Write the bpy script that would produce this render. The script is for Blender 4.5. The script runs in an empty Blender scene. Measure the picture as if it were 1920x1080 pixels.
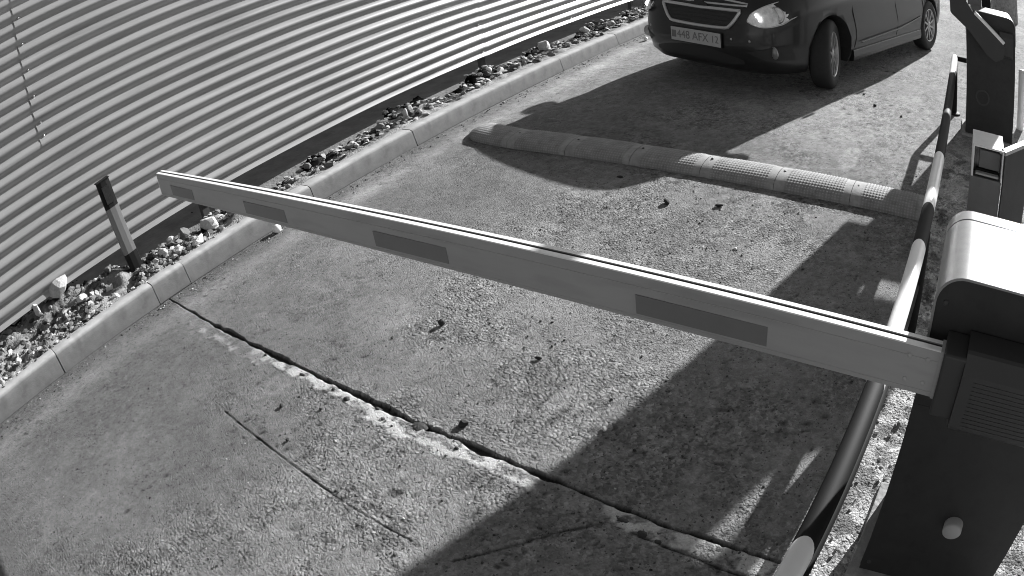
import bpy, bmesh, math, random
import numpy as np
from mathutils import Vector, Matrix

random.seed(7)
RNG = np.random.default_rng(11)
SC = bpy.context.scene
COL = SC.collection
PI = math.pi

# ------------------------------------------------------------------ camera
# wide-angle security camera with barrel distortion: theta = k1 r + k3 r^3 (r in mm on a 36 mm wide sensor)
CAM_H = 1.70
pitch, roll, yaw = math.radians(30.7), math.radians(-9.9), math.radians(-41.6)
fwd = Vector((math.sin(yaw) * math.cos(pitch), math.cos(yaw) * math.cos(pitch), -math.sin(pitch)))
rt0 = Vector((math.cos(yaw), -math.sin(yaw), 0))
up0 = rt0.cross(fwd)
rt = math.cos(roll) * rt0 + math.sin(roll) * up0
up = -math.sin(roll) * rt0 + math.cos(roll) * up0
cd = bpy.data.cameras.new('camera')
cam = bpy.data.objects.new('camera', cd)
COL.objects.link(cam)
cam.matrix_world = Matrix(((rt.x, up.x, -fwd.x, 0), (rt.y, up.y, -fwd.y, 0), (rt.z, up.z, -fwd.z, CAM_H), (0, 0, 0, 1)))
cd.type = 'PANO'
for holder in (cd, getattr(cd, 'cycles', None)):
    try:
        holder.panorama_type = 'FISHEYE_LENS_POLYNOMIAL'
        holder.fisheye_fov = math.radians(180)
        holder.fisheye_polynomial_k0 = 0.0
        holder.fisheye_polynomial_k1 = -0.038204
        holder.fisheye_polynomial_k2 = 0.0
        holder.fisheye_polynomial_k3 = -1.2323e-5
        holder.fisheye_polynomial_k4 = 0.0
        break
    except Exception as e:
        print('cam', e)
cd.sensor_width = 36.0
cd.sensor_height = 36.0 * 9 / 16
cd.sensor_fit = 'HORIZONTAL'
cd.clip_start = 0.02
cd.clip_end = 500.0
SC.camera = cam

# ------------------------------------------------------------------ light
SUN = Vector((0.54, 2.40, 1.0)).normalized()          # towards the sun
sun_el = math.asin(SUN.z)
sun_az = math.atan2(SUN.x, SUN.y)
w = bpy.data.worlds.new('World')
SC.world = w
w.use_nodes = True
nt = w.node_tree
nt.nodes.clear()
sky = nt.nodes.new('ShaderNodeTexSky')
sky.sky_type = 'NISHITA'
sky.sun_disc = False
sky.sun_elevation = sun_el
sky.sun_rotation = sun_az
bw = nt.nodes.new('ShaderNodeRGBToBW')                 # monochrome camera
bg = nt.nodes.new('ShaderNodeBackground')
bg.inputs['Strength'].default_value = 0.060
wo = nt.nodes.new('ShaderNodeOutputWorld')
nt.links.new(sky.outputs[0], bw.inputs[0])
nt.links.new(bw.outputs[0], bg.inputs['Color'])
nt.links.new(bg.outputs[0], wo.inputs['Surface'])
sl = bpy.data.lights.new('sun', 'SUN')
sl.energy = 4.6
sl.angle = math.radians(0.5)
sl.color = (1, 1, 1)
so = bpy.data.objects.new('sun', sl)
COL.objects.link(so)
so.rotation_euler = (-SUN).to_track_quat('-Z', 'Y').to_euler()
so.location = (3, 10, 6)

SC.view_settings.view_transform = 'Standard'
SC.view_settings.look = 'None'
SC.view_settings.gamma = 1.0
SC.view_settings.use_curve_mapping = False
SC.view_settings.exposure = 1.25
try:
    SC.cycles.use_denoising = True
    SC.cycles.max_bounces = 6
    SC.cycles.filter_width = 1.0
except Exception:
    pass

# ------------------------------------------------------------------ materials (all greys: a black-and-white camera)
def M(name, v, rough=0.6, metal=0.0, var=0.12, scale=14.0, bump=0.0, bscale=120.0, coat=0.0, attr=None,
      spots=0.0, spscale=60.0, spec=0.5, stretch=None):
    m = bpy.data.materials.new(name)
    m.use_nodes = True
    n = m.node_tree
    b = n.nodes['Principled BSDF']
    b.inputs['Roughness'].default_value = rough
    b.inputs['Metallic'].default_value = metal
    b.inputs['Coat Weight'].default_value = coat
    b.inputs['Coat Roughness'].default_value = 0.08
    b.inputs['Specular IOR Level'].default_value = spec
    tc = n.nodes.new('ShaderNodeTexCoord')
    src = tc.outputs['Object']
    if stretch:
        mp = n.nodes.new('ShaderNodeMapping')
        mp.inputs['Scale'].default_value = stretch
        n.links.new(src, mp.inputs['Vector'])
        src = mp.outputs[0]
    no = n.nodes.new('ShaderNodeTexNoise')
    no.inputs['Scale'].default_value = scale
    no.inputs['Detail'].default_value = 6
    no.inputs['Roughness'].default_value = 0.65
    n.links.new(src, no.inputs['Vector'])
    mr = n.nodes.new('ShaderNodeMapRange')
    mr.inputs['From Min'].default_value = 0.28
    mr.inputs['From Max'].default_value = 0.72
    mr.inputs['To Min'].default_value = 1 - var
    mr.inputs['To Max'].default_value = 1 + var
    n.links.new(no.outputs['Fac'], mr.inputs['Value'])
    out = mr.outputs[0]

    def mul(a, bb):
        q = n.nodes.new('ShaderNodeMath')
        q.operation = 'MULTIPLY'
        for i, s in enumerate((a, bb)):
            if isinstance(s, (int, float)):
                q.inputs[i].default_value = s
            else:
                n.links.new(s, q.inputs[i])
        return q.outputs[0]
    if spots:
        vo = n.nodes.new('ShaderNodeTexNoise')
        vo.inputs['Scale'].default_value = spscale
        vo.inputs['Detail'].default_value = 3
        n.links.new(src, vo.inputs['Vector'])
        m2 = n.nodes.new('ShaderNodeMapRange')
        m2.inputs['From Min'].default_value = 0.56
        m2.inputs['From Max'].default_value = 0.68
        m2.inputs['To Min'].default_value = 1.0
        m2.inputs['To Max'].default_value = 1 - spots
        n.links.new(vo.outputs['Fac'], m2.inputs['Value'])
        out = mul(out, m2.outputs[0])
    if attr:
        at = n.nodes.new('ShaderNodeAttribute')
        at.attribute_name = attr
        out = mul(out, at.outputs['Fac'])
    out = mul(out, v)
    n.links.new(out, b.inputs['Base Color'])
    if bump:
        bn = n.nodes.new('ShaderNodeTexNoise')
        bn.inputs['Scale'].default_value = bscale
        bn.inputs['Detail'].default_value = 5
        n.links.new(src, bn.inputs['Vector'])
        bu = n.nodes.new('ShaderNodeBump')
        bu.inputs['Strength'].default_value = 1.0
        bu.inputs['Distance'].default_value = bump
        n.links.new(bn.outputs['Fac'], bu.inputs['Height'])
        n.links.new(bu.outputs[0], b.inputs['Normal'])
    return m


def road_material(name, vscale=76.0, bdist=0.0105):
    """dusty asphalt: colour from 'tone', open aggregate strength from 'rough'"""
    m = bpy.data.materials.new(name); m.use_nodes = True
    n = m.node_tree; b = n.nodes['Principled BSDF']
    b.inputs['Roughness'].default_value = 0.93; b.inputs['Specular IOR Level'].default_value = 0.15
    N = n.nodes.new; Lk = n.links.new
    tc = N('ShaderNodeTexCoord'); mp = N('ShaderNodeMapping'); mp.inputs['Scale'].default_value = (1, 1, 0.0)
    Lk(tc.outputs['Object'], mp.inputs['Vector'])
    nz = N('ShaderNodeTexNoise'); nz.inputs['Scale'].default_value = 60; nz.inputs['Detail'].default_value = 3
    Lk(mp.outputs[0], nz.inputs['Vector'])
    mx = N('ShaderNodeVectorMath'); mx.operation = 'SCALE'; mx.inputs['Scale'].default_value = 0.014
    Lk(nz.outputs['Color'], mx.inputs[0])
    ad = N('ShaderNodeVectorMath'); Lk(mp.outputs[0], ad.inputs[0]); Lk(mx.outputs[0], ad.inputs[1])
    def vor(sc, feat='F1'):
        v = N('ShaderNodeTexVoronoi'); v.inputs['Scale'].default_value = sc; v.feature = feat
        Lk(ad.outputs[0], v.inputs['Vector']); return v
    v1 = vor(vscale); v2 = vor(vscale * 2.3)
    ra = N('ShaderNodeAttribute'); ra.attribute_name = 'rough'
    ta = N('ShaderNodeAttribute'); ta.attribute_name = 'tone'
    fine = N('ShaderNodeTexNoise'); fine.inputs['Scale'].default_value = 240; fine.inputs['Detail'].default_value = 5
    fine.inputs['Roughness'].default_value = 0.7
    Lk(mp.outputs[0], fine.inputs['Vector'])
    def math(op, a, c, clamp=False):
        q = N('ShaderNodeMath'); q.operation = op; q.use_clamp = clamp
        for k, t in enumerate((a, c)):
            if isinstance(t, (int, float)): q.inputs[k].default_value = t
            else: Lk(t, q.inputs[k])
        return q.outputs[0]
    def mr(v, a, c, d, e):
        q = N('ShaderNodeMapRange'); Lk(v, q.inputs['Value'])
        for k, t in zip(('From Min', 'From Max', 'To Min', 'To Max'), (a, c, d, e)): q.inputs[k].default_value = t
        return q.outputs[0]
    # height
    stone_h = mr(v1.outputs['Distance'], 0.15, 0.75, 1.0, 0.0)
    stone_h2 = mr(v2.outputs['Distance'], 0.15, 0.75, 1.0, 0.0)
    sepc = N('ShaderNodeSeparateColor'); Lk(v1.outputs['Color'], sepc.inputs[0])
    hh = math('MULTIPLY', stone_h, mr(sepc.outputs[0], 0, 1, 0.25, 1.0))
    hh = math('MULTIPLY', hh, ra.outputs['Fac'])
    h2 = math('MULTIPLY', stone_h2, 0.28)
    h3 = math('MULTIPLY', fine.outputs['Fac'], 0.55)
    tot = math('ADD', math('ADD', hh, h2), h3)
    bu = N('ShaderNodeBump'); bu.inputs['Strength'].default_value = 1.0; bu.inputs['Distance'].default_value = bdist
    Lk(tot, bu.inputs['Height']); Lk(bu.outputs[0], b.inputs['Normal'])
    # colour: each stone its own tone, fines paler, pores darker
    cell = mr(sepc.outputs[1], 0, 1, -0.34, 0.30)
    cell = math('ADD', math('MULTIPLY', cell, ra.outputs['Fac']), 1.0)
    sep2 = N('ShaderNodeSeparateColor'); Lk(v2.outputs['Color'], sep2.inputs[0])
    cell2 = mr(sep2.outputs[0], 0, 1, 0.86, 1.14)
    pore = mr(fine.outputs['Fac'], 0.60, 0.74, 1.0, 0.55)
    c = math('MULTIPLY', math('MULTIPLY', cell, cell2), math('MULTIPLY', pore, ta.outputs['Fac']))
    dk = mr(sep2.outputs[1], 0.975, 0.98, 1.0, 0.35)
    c = math('MULTIPLY', c, dk)
    Lk(c, b.inputs['Base Color'])
    return m


mt = dict(
    road=road_material('asphalt_dusty'),
    soil=M('verge_soil', 1.0, 0.95, var=0.3, scale=40, bump=0.01, bscale=90, attr='tone', spots=0.3, spscale=30, spec=0.03),
    ground=M('ground_earth', 0.16, 0.95, var=0.3, scale=6, bump=0.01, bscale=40, spec=0.2),
    strip=M('pale_mortar', 0.42, 0.9, var=0.25, scale=45, bump=0.004, bscale=90, spots=0.5, spscale=40, spec=0.2),
    tar=M('tar_seam', 0.025, 0.7, var=0.3, scale=60, bump=0.003, bscale=120),
    kerb=M('kerb_concrete', 1.0, 0.85, var=0.22, scale=11, bump=0.0015, bscale=160, spots=0.18, spscale=9, spec=0.25, attr='tone'),
    stone=M('stone', 1.0, 0.85, var=0.25, scale=35, bump=0.003, bscale=90, attr='tone', spec=0.3),
    fence=M('galvanised_sheet', 0.33, 0.33, 0.35, var=0.16, scale=7, spots=0.16, spscale=4, stretch=(1, 0.25, 3)),
    fdark=M('fence_post_steel', 0.06, 0.6, 0.3),
    screw=M('screw_zinc', 0.5, 0.35, 0.7),
    white=M('white_powder_coat', 0.80, 0.38, var=0.04, scale=8, spots=0.05, spscale=15),
    alu=M('boom_painted_side', 0.33, 0.36, 0.0, var=0.09, scale=6, spots=0.12, spscale=8, stretch=(0.4, 2, 2)),  # boom grey, darkened to paint in the shade on its side
    capw=M('cabinet_white_steel', 0.27, 0.30, 0.45, var=0.10, scale=30, bump=0.0004, bscale=300, spots=0.1, spscale=10),
    groove=M('dark_groove_rubber', 0.02, 0.6),
    sticker=M('reflective_sticker', 0.17, 0.35, var=0.05),
    face=M('cabinet_dark_panel', 0.028, 0.55, var=0.18, scale=9, spots=0.15, spscale=30, spec=0.35),
    plastic=M('dark_plastic_cover', 0.04, 0.5, var=0.06, scale=6, spec=0.4),
    grey=M('grey_plastic', 0.36, 0.45, var=0.05),
    midgrey=M('grey_steel', 0.15, 0.5, 0.2, var=0.1),
    black=M('black_paint', 0.008, 0.7, var=0.15, scale=18, spec=0.2, spots=0.1, spscale=25),
    rubber=M('speed_bump_rubber', 1.0, 0.75, var=0.22, scale=16, bump=0.001, bscale=220, spots=0.18, spscale=25, spec=0.3, attr='tone'),
    car=M('dark_car_paint', 0.014, 0.35, 0.2, var=0.12, scale=4, coat=0.35),
    carpl=M('black_trim_plastic', 0.018, 0.6),
    glass=M('dark_glass', 0.012, 0.06, 0.0, var=0.0, coat=1.0),
    chrome=M('chrome_trim', 0.55, 0.35, 0.5, var=0.03),
    rim=M('alloy_rim', 0.38, 0.35, 0.7, var=0.06),
    tyre=M('tyre_rubber', 0.02, 0.8, var=0.2, scale=30),
    plate=M('number_plate', 0.40, 0.4, var=0.06),
    ink=M('plate_ink', 0.15, 0.5),
    concrete=M('rough_concrete', 0.30, 0.9, var=0.3, scale=18, bump=0.004, bscale=60, spots=0.3, spscale=14),
    leaf=M('dry_leaf', 1.0, 0.8, attr='tone', var=0.2, scale=40),
    reflector=M('lamp_reflector', 0.75, 0.25, 0.0, var=0.30, scale=22),
    ball=M('white_plastic_ball', 0.85, 0.3, var=0.02),
)
def lamp_mat(name, e):
    m = bpy.data.materials.new(name); m.use_nodes = True
    q = m.node_tree.nodes['Principled BSDF']; q.inputs['Base Color'].default_value = (.8, .8, .8, 1)
    q.inputs['Emission Color'].default_value = (1, 1, 1, 1); q.inputs['Emission Strength'].default_value = e
    return m
mt['bulb'] = lamp_mat('position_lamp_lit', 1.6)
lens = bpy.data.materials.new('clear_lens')
lens.use_nodes = True
_b = lens.node_tree.nodes['Principled BSDF']
_b.inputs['Base Color'].default_value = (0.9, 0.9, 0.9, 1)
_b.inputs['Roughness'].default_value = 0.03
_b.inputs['Transmission Weight'].default_value = 1.0
_b.inputs['IOR'].default_value = 1.2
mt['lens'] = lens

# ------------------------------------------------------------------ mesh helpers
class MB:
    def __init__(s):
        s.v = []; s.f = []; s.m = []; s.sm = []

    def add(s, vs, fs, mi=0, smooth=False):
        o = len(s.v)
        s.v += [tuple(p) for p in vs]
        for f in fs:
            s.f.append(tuple(i + o for i in f)); s.m.append(mi); s.sm.append(smooth)
        return s

    def box(s, x0, x1, y0, y1, z0, z1, mi=0):
        vs = [(x, y, z) for x in (x0, x1) for y in (y0, y1) for z in (z0, z1)]
        fs = [(0, 1, 3, 2), (4, 6, 7, 5), (0, 4, 5, 1), (2, 3, 7, 6), (0, 2, 6, 4), (1, 5, 7, 3)]
        return s.add(vs, fs, mi)

    def prism(s, poly, axis, a, b, mi=0, smooth=False):
        """poly: 2D points; axis 'y' -> (x,z), 'x' -> (y,z), 'z' -> (x,y)"""
        def P(p, t):
            return (p[0], t, p[1]) if axis == 'y' else ((t, p[0], p[1]) if axis == 'x' else (p[0], p[1], t))
        n = len(poly)
        vs = [P(p, a) for p in poly] + [P(p, b) for p in poly]
        s.add(vs, [(i, (i + 1) % n, n + (i + 1) % n, n + i) for i in range(n)], mi, smooth)
        o = len(s.v)
        s.v += vs
        s.f += [tuple(o + i for i in range(n))[::-1], tuple(o + n + i for i in range(n))]
        s.m += [mi, mi]; s.sm += [False, False]
        return s

    def tube(s, pts, r, seg=16, mi=0, caps=True, radii=None):
        pts = [Vector(p) for p in pts]
        n = len(pts)
        rings = []
        prev = None
        for i, p in enumerate(pts):
            t = (pts[min(i + 1, n - 1)] - pts[max(i - 1, 0)]).normalized()
            a = prev if prev is not None else (Vector((0, 0, 1)) if abs(t.z) < 0.9 else Vector((1, 0, 0)))
            a = (a - t * a.dot(t)).normalized()
            prev = a
            b = t.cross(a)
            rr = radii[i] if radii else r
            rings.append([p + (a * math.cos(2 * PI * k / seg) + b * math.sin(2 * PI * k / seg)) * rr for k in range(seg)])
        vs = [q for rg in rings for q in rg]
        fs = [(i * seg + k, i * seg + (k + 1) % seg, (i + 1) * seg + (k + 1) % seg, (i + 1) * seg + k)
              for i in range(n - 1) for k in range(seg)]
        s.add(vs, fs, mi, True)
        if caps:
            s.add(rings[0], [tuple(range(seg))[::-1]], mi)
            s.add(rings[-1], [tuple(range(seg))], mi)
        return s

    def lathe(s, prof, seg=32, mi=0, smooth=True, M4=None):
        """prof: (r, h) around z; M4 moves it"""
        vs = []
        for r, h in prof:
            for k in range(seg):
                a = 2 * PI * k / seg
                p = Vector((r * math.cos(a), r * math.sin(a), h))
                vs.append(M4 @ p if M4 else p)
        n = len(prof)
        fs = [(i * seg + k, i * seg + (k + 1) % seg, (i + 1) * seg + (k + 1) % seg, (i + 1) * seg + k)
              for i in range(n - 1) for k in range(seg)]
        return s.add(vs, fs, mi, smooth)

    def build(s, name, mats, parent=None, bevel=0.0, bseg=2, loc=None):
        me = bpy.data.meshes.new(name)
        me.from_pydata(s.v, [], s.f)
        if not isinstance(mats, (list, tuple)):
            mats = [mats]
        for m_ in mats:
            me.materials.append(m_)
        me.polygons.foreach_set('material_index', s.m)
        me.polygons.foreach_set('use_smooth', s.sm)
        me.update()
        o = bpy.data.objects.new(name, me)
        COL.objects.link(o)
        if parent is not None:
            o.parent = parent
        if loc:
            o.location = loc
        if bevel:
            bv = o.modifiers.new('bevel', 'BEVEL')
            bv.width = bevel; bv.segments = bseg; bv.limit_method = 'ANGLE'; bv.angle_limit = math.radians(40)
            bv.harden_normals = False
        return o


def tag(o, label, cat, group=None, kind=None):
    if label: o['label'] = label
    if cat: o['category'] = cat
    if group: o['group'] = group
    if kind: o['kind'] = kind
    return o


def empty(name, loc=(0, 0, 0), rz=0.0):
    o = bpy.data.objects.new(name, None)
    o.empty_display_size = 0.1
    COL.objects.link(o)
    o.location = loc
    o.rotation_euler = (0, 0, rz)
    return o


def np_mesh(name, V, F, mat, tone=None, smooth=False, parent=None, rough=None):
    me = bpy.data.meshes.new(name)
    V = np.asarray(V, np.float32); F = np.asarray(F, np.int32)
    k = F.shape[1]
    me.vertices.add(len(V)); me.vertices.foreach_set('co', V.ravel())
    me.loops.add(F.size); me.loops.foreach_set('vertex_index', F.ravel())
    me.polygons.add(len(F))
    me.polygons.foreach_set('loop_start', np.arange(0, F.size, k, dtype=np.int32))
    me.polygons.foreach_set('loop_total', np.full(len(F), k, np.int32))
    me.polygons.foreach_set('use_smooth', np.full(len(F), bool(smooth)))
    me.update(calc_edges=True)
    if tone is not None:
        a = me.attributes.new('tone', 'FLOAT', 'POINT')
        a.data.foreach_set('value', np.asarray(tone, np.float32))
    if rough is not None:
        a = me.attributes.new('rough', 'FLOAT', 'POINT')
        a.data.foreach_set('value', np.asarray(rough, np.float32))
    me.materials.append(mat)
    o = bpy.data.objects.new(name, me)
    COL.objects.link(o)
    if parent is not None:
        o.parent = parent
    return o


# numpy value noise
def _hash(ix, iy, seed):
    h = (ix.astype(np.int64) * 374761393 + iy.astype(np.int64) * 668265263 + seed * 974711) & 0xffffffff
    h = ((h ^ (h >> 13)) * 1274126177) & 0xffffffff
    h = (h ^ (h >> 16)) & 0xffffff
    return h / float(0xffffff)


def vnoise(x, y, seed=0):
    ix = np.floor(x); iy = np.floor(y)
    fx = x - ix; fy = y - iy
    fx = fx * fx * (3 - 2 * fx); fy = fy * fy * (3 - 2 * fy)
    a = _hash(ix, iy, seed); b = _hash(ix + 1, iy, seed); c = _hash(ix, iy + 1, seed); d = _hash(ix + 1, iy + 1, seed)
    return (a * (1 - fx) + b * fx) * (1 - fy) + (c * (1 - fx) + d * fx) * fy


def fbm(x, y, scale, octv=4, seed=0, gain=0.5):
    s = 0; a = 1; t = 0; f = 1.0 / scale
    for i in range(octv):
        s = s + a * vnoise(x * f + 17.3 * i, y * f - 9.1 * i, seed + i); t += a; a *= gain; f *= 2.03
    return s / t


def sstep(x, a, b):
    t = np.clip((x - a) / (b - a), 0, 1)
    return t * t * (3 - 2 * t)


# ================================================================== GROUND
g = MB().box(-60, 60, -40, 140, -0.5, -0.035)
tag(g.build('ground', mt['ground']), None, None, kind='structure')

xs = np.concatenate([np.arange(-3.742, 0.25, 0.010), np.arange(0.25, 1.3, 0.02), np.arange(1.3, 5.01, 0.08)])
ys = np.concatenate([np.arange(-3, -0.7, 0.04), np.arange(-0.7, 0.78, 0.010), np.arange(0.78, 0.87, 0.004), np.arange(0.87, 1.13, 0.010), np.arange(1.13, 1.27, 0.005),
                     np.arange(1.27, 4.0, 0.010), np.arange(4.0, 7.0, 0.018), np.arange(7, 16, 0.06), np.arange(16, 90, 2.0)])
X, Y = np.meshgrid(xs, ys)
# how worn and open the surface is: smooth fines on the left, open aggregate in the wheel track
wx = X + 0.35 * (fbm(X, Y, 0.9, 3, 5) - 0.5)
R = 0.46 + 0.54 * sstep(wx, -2.45, -1.9) * (1 - 0.65 * sstep(wx, -1.0, -0.5))
R = R * (0.40 + 1.1 * sstep(fbm(X, Y, 0.30, 4, 8), 0.32, 0.72))
blot = sstep(fbm(X, Y, 0.16, 4, 9), 0.52, 0.68)          # patches where fines fill the aggregate
R = R * (1 - 0.5 * blot)
R = np.clip(R * (1 - 0.2 * sstep(Y, 3.2, 5.0)), 0.15, 1.2)
n1 = fbm(X, Y, 0.026, 2, 21)
n2 = fbm(X, Y, 0.09, 3, 31)
Z = 0.0012 * R * (n1 - 0.5) * 2 + 0.0018 * (n2 - 0.5) + 0.008 * (fbm(X, Y, 1.3, 2, 41) - 0.5)
tone = 0.200 * (0.72 + 0.56 * fbm(X, Y, 0.7, 4, 51))
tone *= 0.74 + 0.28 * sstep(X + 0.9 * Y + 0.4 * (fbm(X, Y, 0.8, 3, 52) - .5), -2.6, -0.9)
tone *= 1 + 0.34 * R * (fbm(X, Y, 0.035, 3, 61) - 0.5) * 2
tone *= 1 - 0.24 * np.clip(R, 0, 1) * sstep(fbm(X, Y, 0.05, 3, 65), 0.60, 0.74)
tone *= 0.94 + 0.16 * sstep(wx, -2.5, -1.7)
tone *= 1 + 0.13 * blot
# wind-blown dust along the kerb, paler tone on the far apron
dist = X + 3.74
edge = 0.30 + 0.10 * (fbm(X, Y, 0.4, 3, 71) - 0.5) * 2
dust = np.exp(-((dist - 0.24) / 0.10) ** 2) * (0.4 + 0.9 * fbm(X, Y, 0.25, 3, 73))
tone *= 1 + 0.55 * dust
tone *= 1 - 0.30 * np.exp(-(dist / 0.10) ** 2) * fbm(X, Y, 0.06, 3, 75)
tone *= 1 + 0.28 * sstep(Y, 3.7, 5.0)
tone *= 1 + 0.20 * (fbm(X, Y, 0.018, 2, 64) - 0.5) * 2
tone *= 1 + 0.26 * (fbm(X, Y, 0.035, 3, 63) - 0.5) * 2 * (0.35 + 0.65 * sstep(Y, 2.0, 4.5))
# island beside the barriers: coarse pale concrete rubble
isl = sstep(X + 0.03 * (fbm(X, Y, 0.15, 3, 77) - 0.5), -0.20, -0.15) * (1 - sstep(Y, 4.6, 5.0))
tone = tone * (1 - isl) + isl * 0.46 * (0.45 + 1.1 * fbm(X, Y, 0.07, 4, 79)) * (1 - 0.55 * sstep(fbm(X, Y, 0.09, 4, 80), 0.58, 0.63))
Z += isl * 0.012 * (fbm(X, Y, 0.05, 3, 81) - 0.5) * 2
# pale scuffed patches
for (px, py, rx, ry, k) in ((-0.80, 4.28, 0.07, 0.24, 0.35), (-2.35, 1.75, 0.22, 0.12, 0.16), (-2.0, 2.3, 0.3, 0.2, 0.10),
                            (-1.75, 0.72, 0.25, 0.10, 0.12)):
    q = ((X - px) / rx) ** 2 + ((Y - py) / ry) ** 2 + 0.8 * (fbm(X, Y, 0.07, 3, 83) - 0.5)
    tone *= 1 + k * (1 - sstep(q, 0.5, 1.2))
# expansion joint across the lane at y = 1.24 with tar, hairline cracks
jy = 1.243 + 0.008 * (fbm(X, Y * 0, 0.35, 3, 91) - 0.5) * 2 - 0.02 * sstep(X, -1.2, -0.2)
jw = 0.0075 * (0.05 + 1.9 * sstep(fbm(X, Y * 0, 0.10, 4, 93), 0.28, 0.75)) * (1 - 0.5 * sstep(X, -1.3, -0.5)) * sstep(X, -3.50, -3.35)
jy = jy + 0.005 * (fbm(X, Y * 0, 0.035, 2, 92) - 0.5) * 2
J = 1 - sstep(np.abs(Y - jy), jw, jw + 0.005)
J *= (X < -0.16)
Z -= 0.016 * J
tone *= 1 - 0.85 * J
for (x0, y0, x1, y1, wd) in ((-2.47, 0.85, -1.62, 0.800, .0018), (-1.62, 0.800, -1.30, 0.80, .0010), (-1.14, 0.80, -0.93, 1.06, .002),
                             (-0.93, 1.06, -0.82, 1.165, .0025), (-0.82, 1.165, -0.2, 1.13, .002), (-0.42, 2.35, -0.30, 2.10, .002)):
    L = math.hypot(x1 - x0, y1 - y0); ux, uy = (x1 - x0) / L, (y1 - y0) / L
    t = (X - x0) * ux + (Y - y0) * uy
    dd = np.abs(-(X - x0) * uy + (Y - y0) * ux + 0.004 * (fbm(t, t * 0, 0.1, 3, 95) - 0.5))
    c = (1 - sstep(dd, wd, wd + 0.004)) * (0.65 + 0.35 * sstep(fbm(X, Y, 0.08, 3, 97), 0.35, 0.6)) * (t > 0) * (t < L)
    Z -= 0.004 * c; tone *= 1 - 0.82 * c
# pale mortar strip along the near side of the joint
st_w = 0.062 + 0.040 * (fbm(X, Y * 0, 0.35, 3, 103) - 0.5) * 2 + 0.030 * (fbm(X, Y, 0.05, 3, 104) - 0.5) * 2
st_w *= (0.55 + 0.45 * sstep(X, -3.5, -3.2))
dj = jy - 0.006 - Y
S = sstep(dj, 0.0, 0.006) * (1 - sstep(dj, st_w - 0.008, st_w))
S *= 1 - 0.92 * sstep(fbm(X, Y, 0.07, 4, 106), 0.54, 0.60) * (1 - sstep(dj, 0.03, 0.06))
S *= 1 - 0.85 * sstep(fbm(X, Y, 0.045, 3, 116), 0.60, 0.66)
S *= 1 - 0.8 * sstep(fbm(X, Y, 0.16, 3, 117) + 0.25 * (1 - sstep(X, -3.0, -2.3)) + 0.12 * sstep(X, -1.3, -1.0), 0.66, 0.76)
S *= sstep(X, -3.52, -3.44) * (X < -0.16)
Z += 0.0025 * S
stt = (0.62 + 0.38 * sstep(X, -3.0, -2.2)) * (0.75 + 0.5 * fbm(X, Y, 0.05, 4, 107))
tone = tone * (1 - S) + S * 0.52 * stt
low = np.exp(-((dj - st_w) / 0.006) ** 2) * sstep(fbm(X, Y * 0, 0.2, 3, 108), 0.42, 0.6) * (X < -0.16) * (X > -3.4)
tone *= 1 - 0.10 * low
# open pores: many tiny dark specks
pn = fbm(X, Y, 0.021, 2, 301)
pm = sstep(fbm(X, Y, 0.45, 3, 303), 0.35, 0.65)
pore = sstep(pn, 0.79 - 0.05 * pm, 0.86 - 0.05 * pm) * (1 - S) * (0.2 + 0.8 * np.clip(R * 1.4, 0, 1))
tone *= 1 - 0.6 * pore
Z -= 0.002 * pore
# chipped pits
PITS = []
for _ in range(46):
    PITS.append((random.uniform(-1.35, -.25), random.uniform(4.1, 7.2), random.choice((.008, .011, .014, .02))))
for (cx, cy, n_, sp) in ((-2.15, 0.90, 14, .10), (-1.95, 3.05, 16, .12), (-1.25, 1.62, 14, .14), (-2.3, 0.30, 12, .12), (-0.45, 1.75, 10, .08), (-0.9, 5.2, 12, .3), (-1.35, 0.95, 10, .2)):
    for _ in range(n_):
        PITS.append((random.gauss(cx, sp), random.gauss(cy, sp), random.choice((.004, .006, .008, .011))))
for i in range(150):
    if i < 100:
        px = random.uniform(-2.2, -0.35); py = random.uniform(-0.3, 3.5)
    else:
        px = random.uniform(-3.6, -0.2); py = random.uniform(-0.4, 7.5)
    PITS.append((px, py, random.choice((.003, .004, .005, .007, .009))))
for (px, py, r) in PITS:
    i0, i1 = np.searchsorted(xs, (px - 0.05, px + 0.05)); j0, j1 = np.searchsorted(ys, (py - 0.05, py + 0.05))
    sx, sy = X[j0:j1, i0:i1], Y[j0:j1, i0:i1]
    a = random.uniform(0, PI); e = random.uniform(1, 1.9)
    u = (sx - px) * math.cos(a) + (sy - py) * math.sin(a); v = -(sx - px) * math.sin(a) + (sy - py) * math.cos(a)
    q = np.exp(-((u / r / e) ** 2 + (v / r) ** 2))
    Z[j0:j1, i0:i1] -= 0.004 * q
    tone[j0:j1, i0:i1] *= 1 - 0.8 * q
tone = np.where(Y > 16, 0.2, tone)
nx, ny = len(xs), len(ys)
idx = np.arange(nx * ny).reshape(ny, nx)
F = np.stack([idx[:-1, :-1], idx[:-1, 1:], idx[1:, 1:], idx[1:, :-1]], -1).reshape(-1, 4)
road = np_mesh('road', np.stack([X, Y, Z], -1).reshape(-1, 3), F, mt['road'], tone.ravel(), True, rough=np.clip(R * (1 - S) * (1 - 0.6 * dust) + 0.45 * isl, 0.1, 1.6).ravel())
tag(road, None, None, kind='structure')


def road_z(x, y):
    i = min(max(np.searchsorted(xs, x), 0), nx - 1); j = min(max(np.searchsorted(ys, y), 0), ny - 1)
    return float(Z[j, i])


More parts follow.
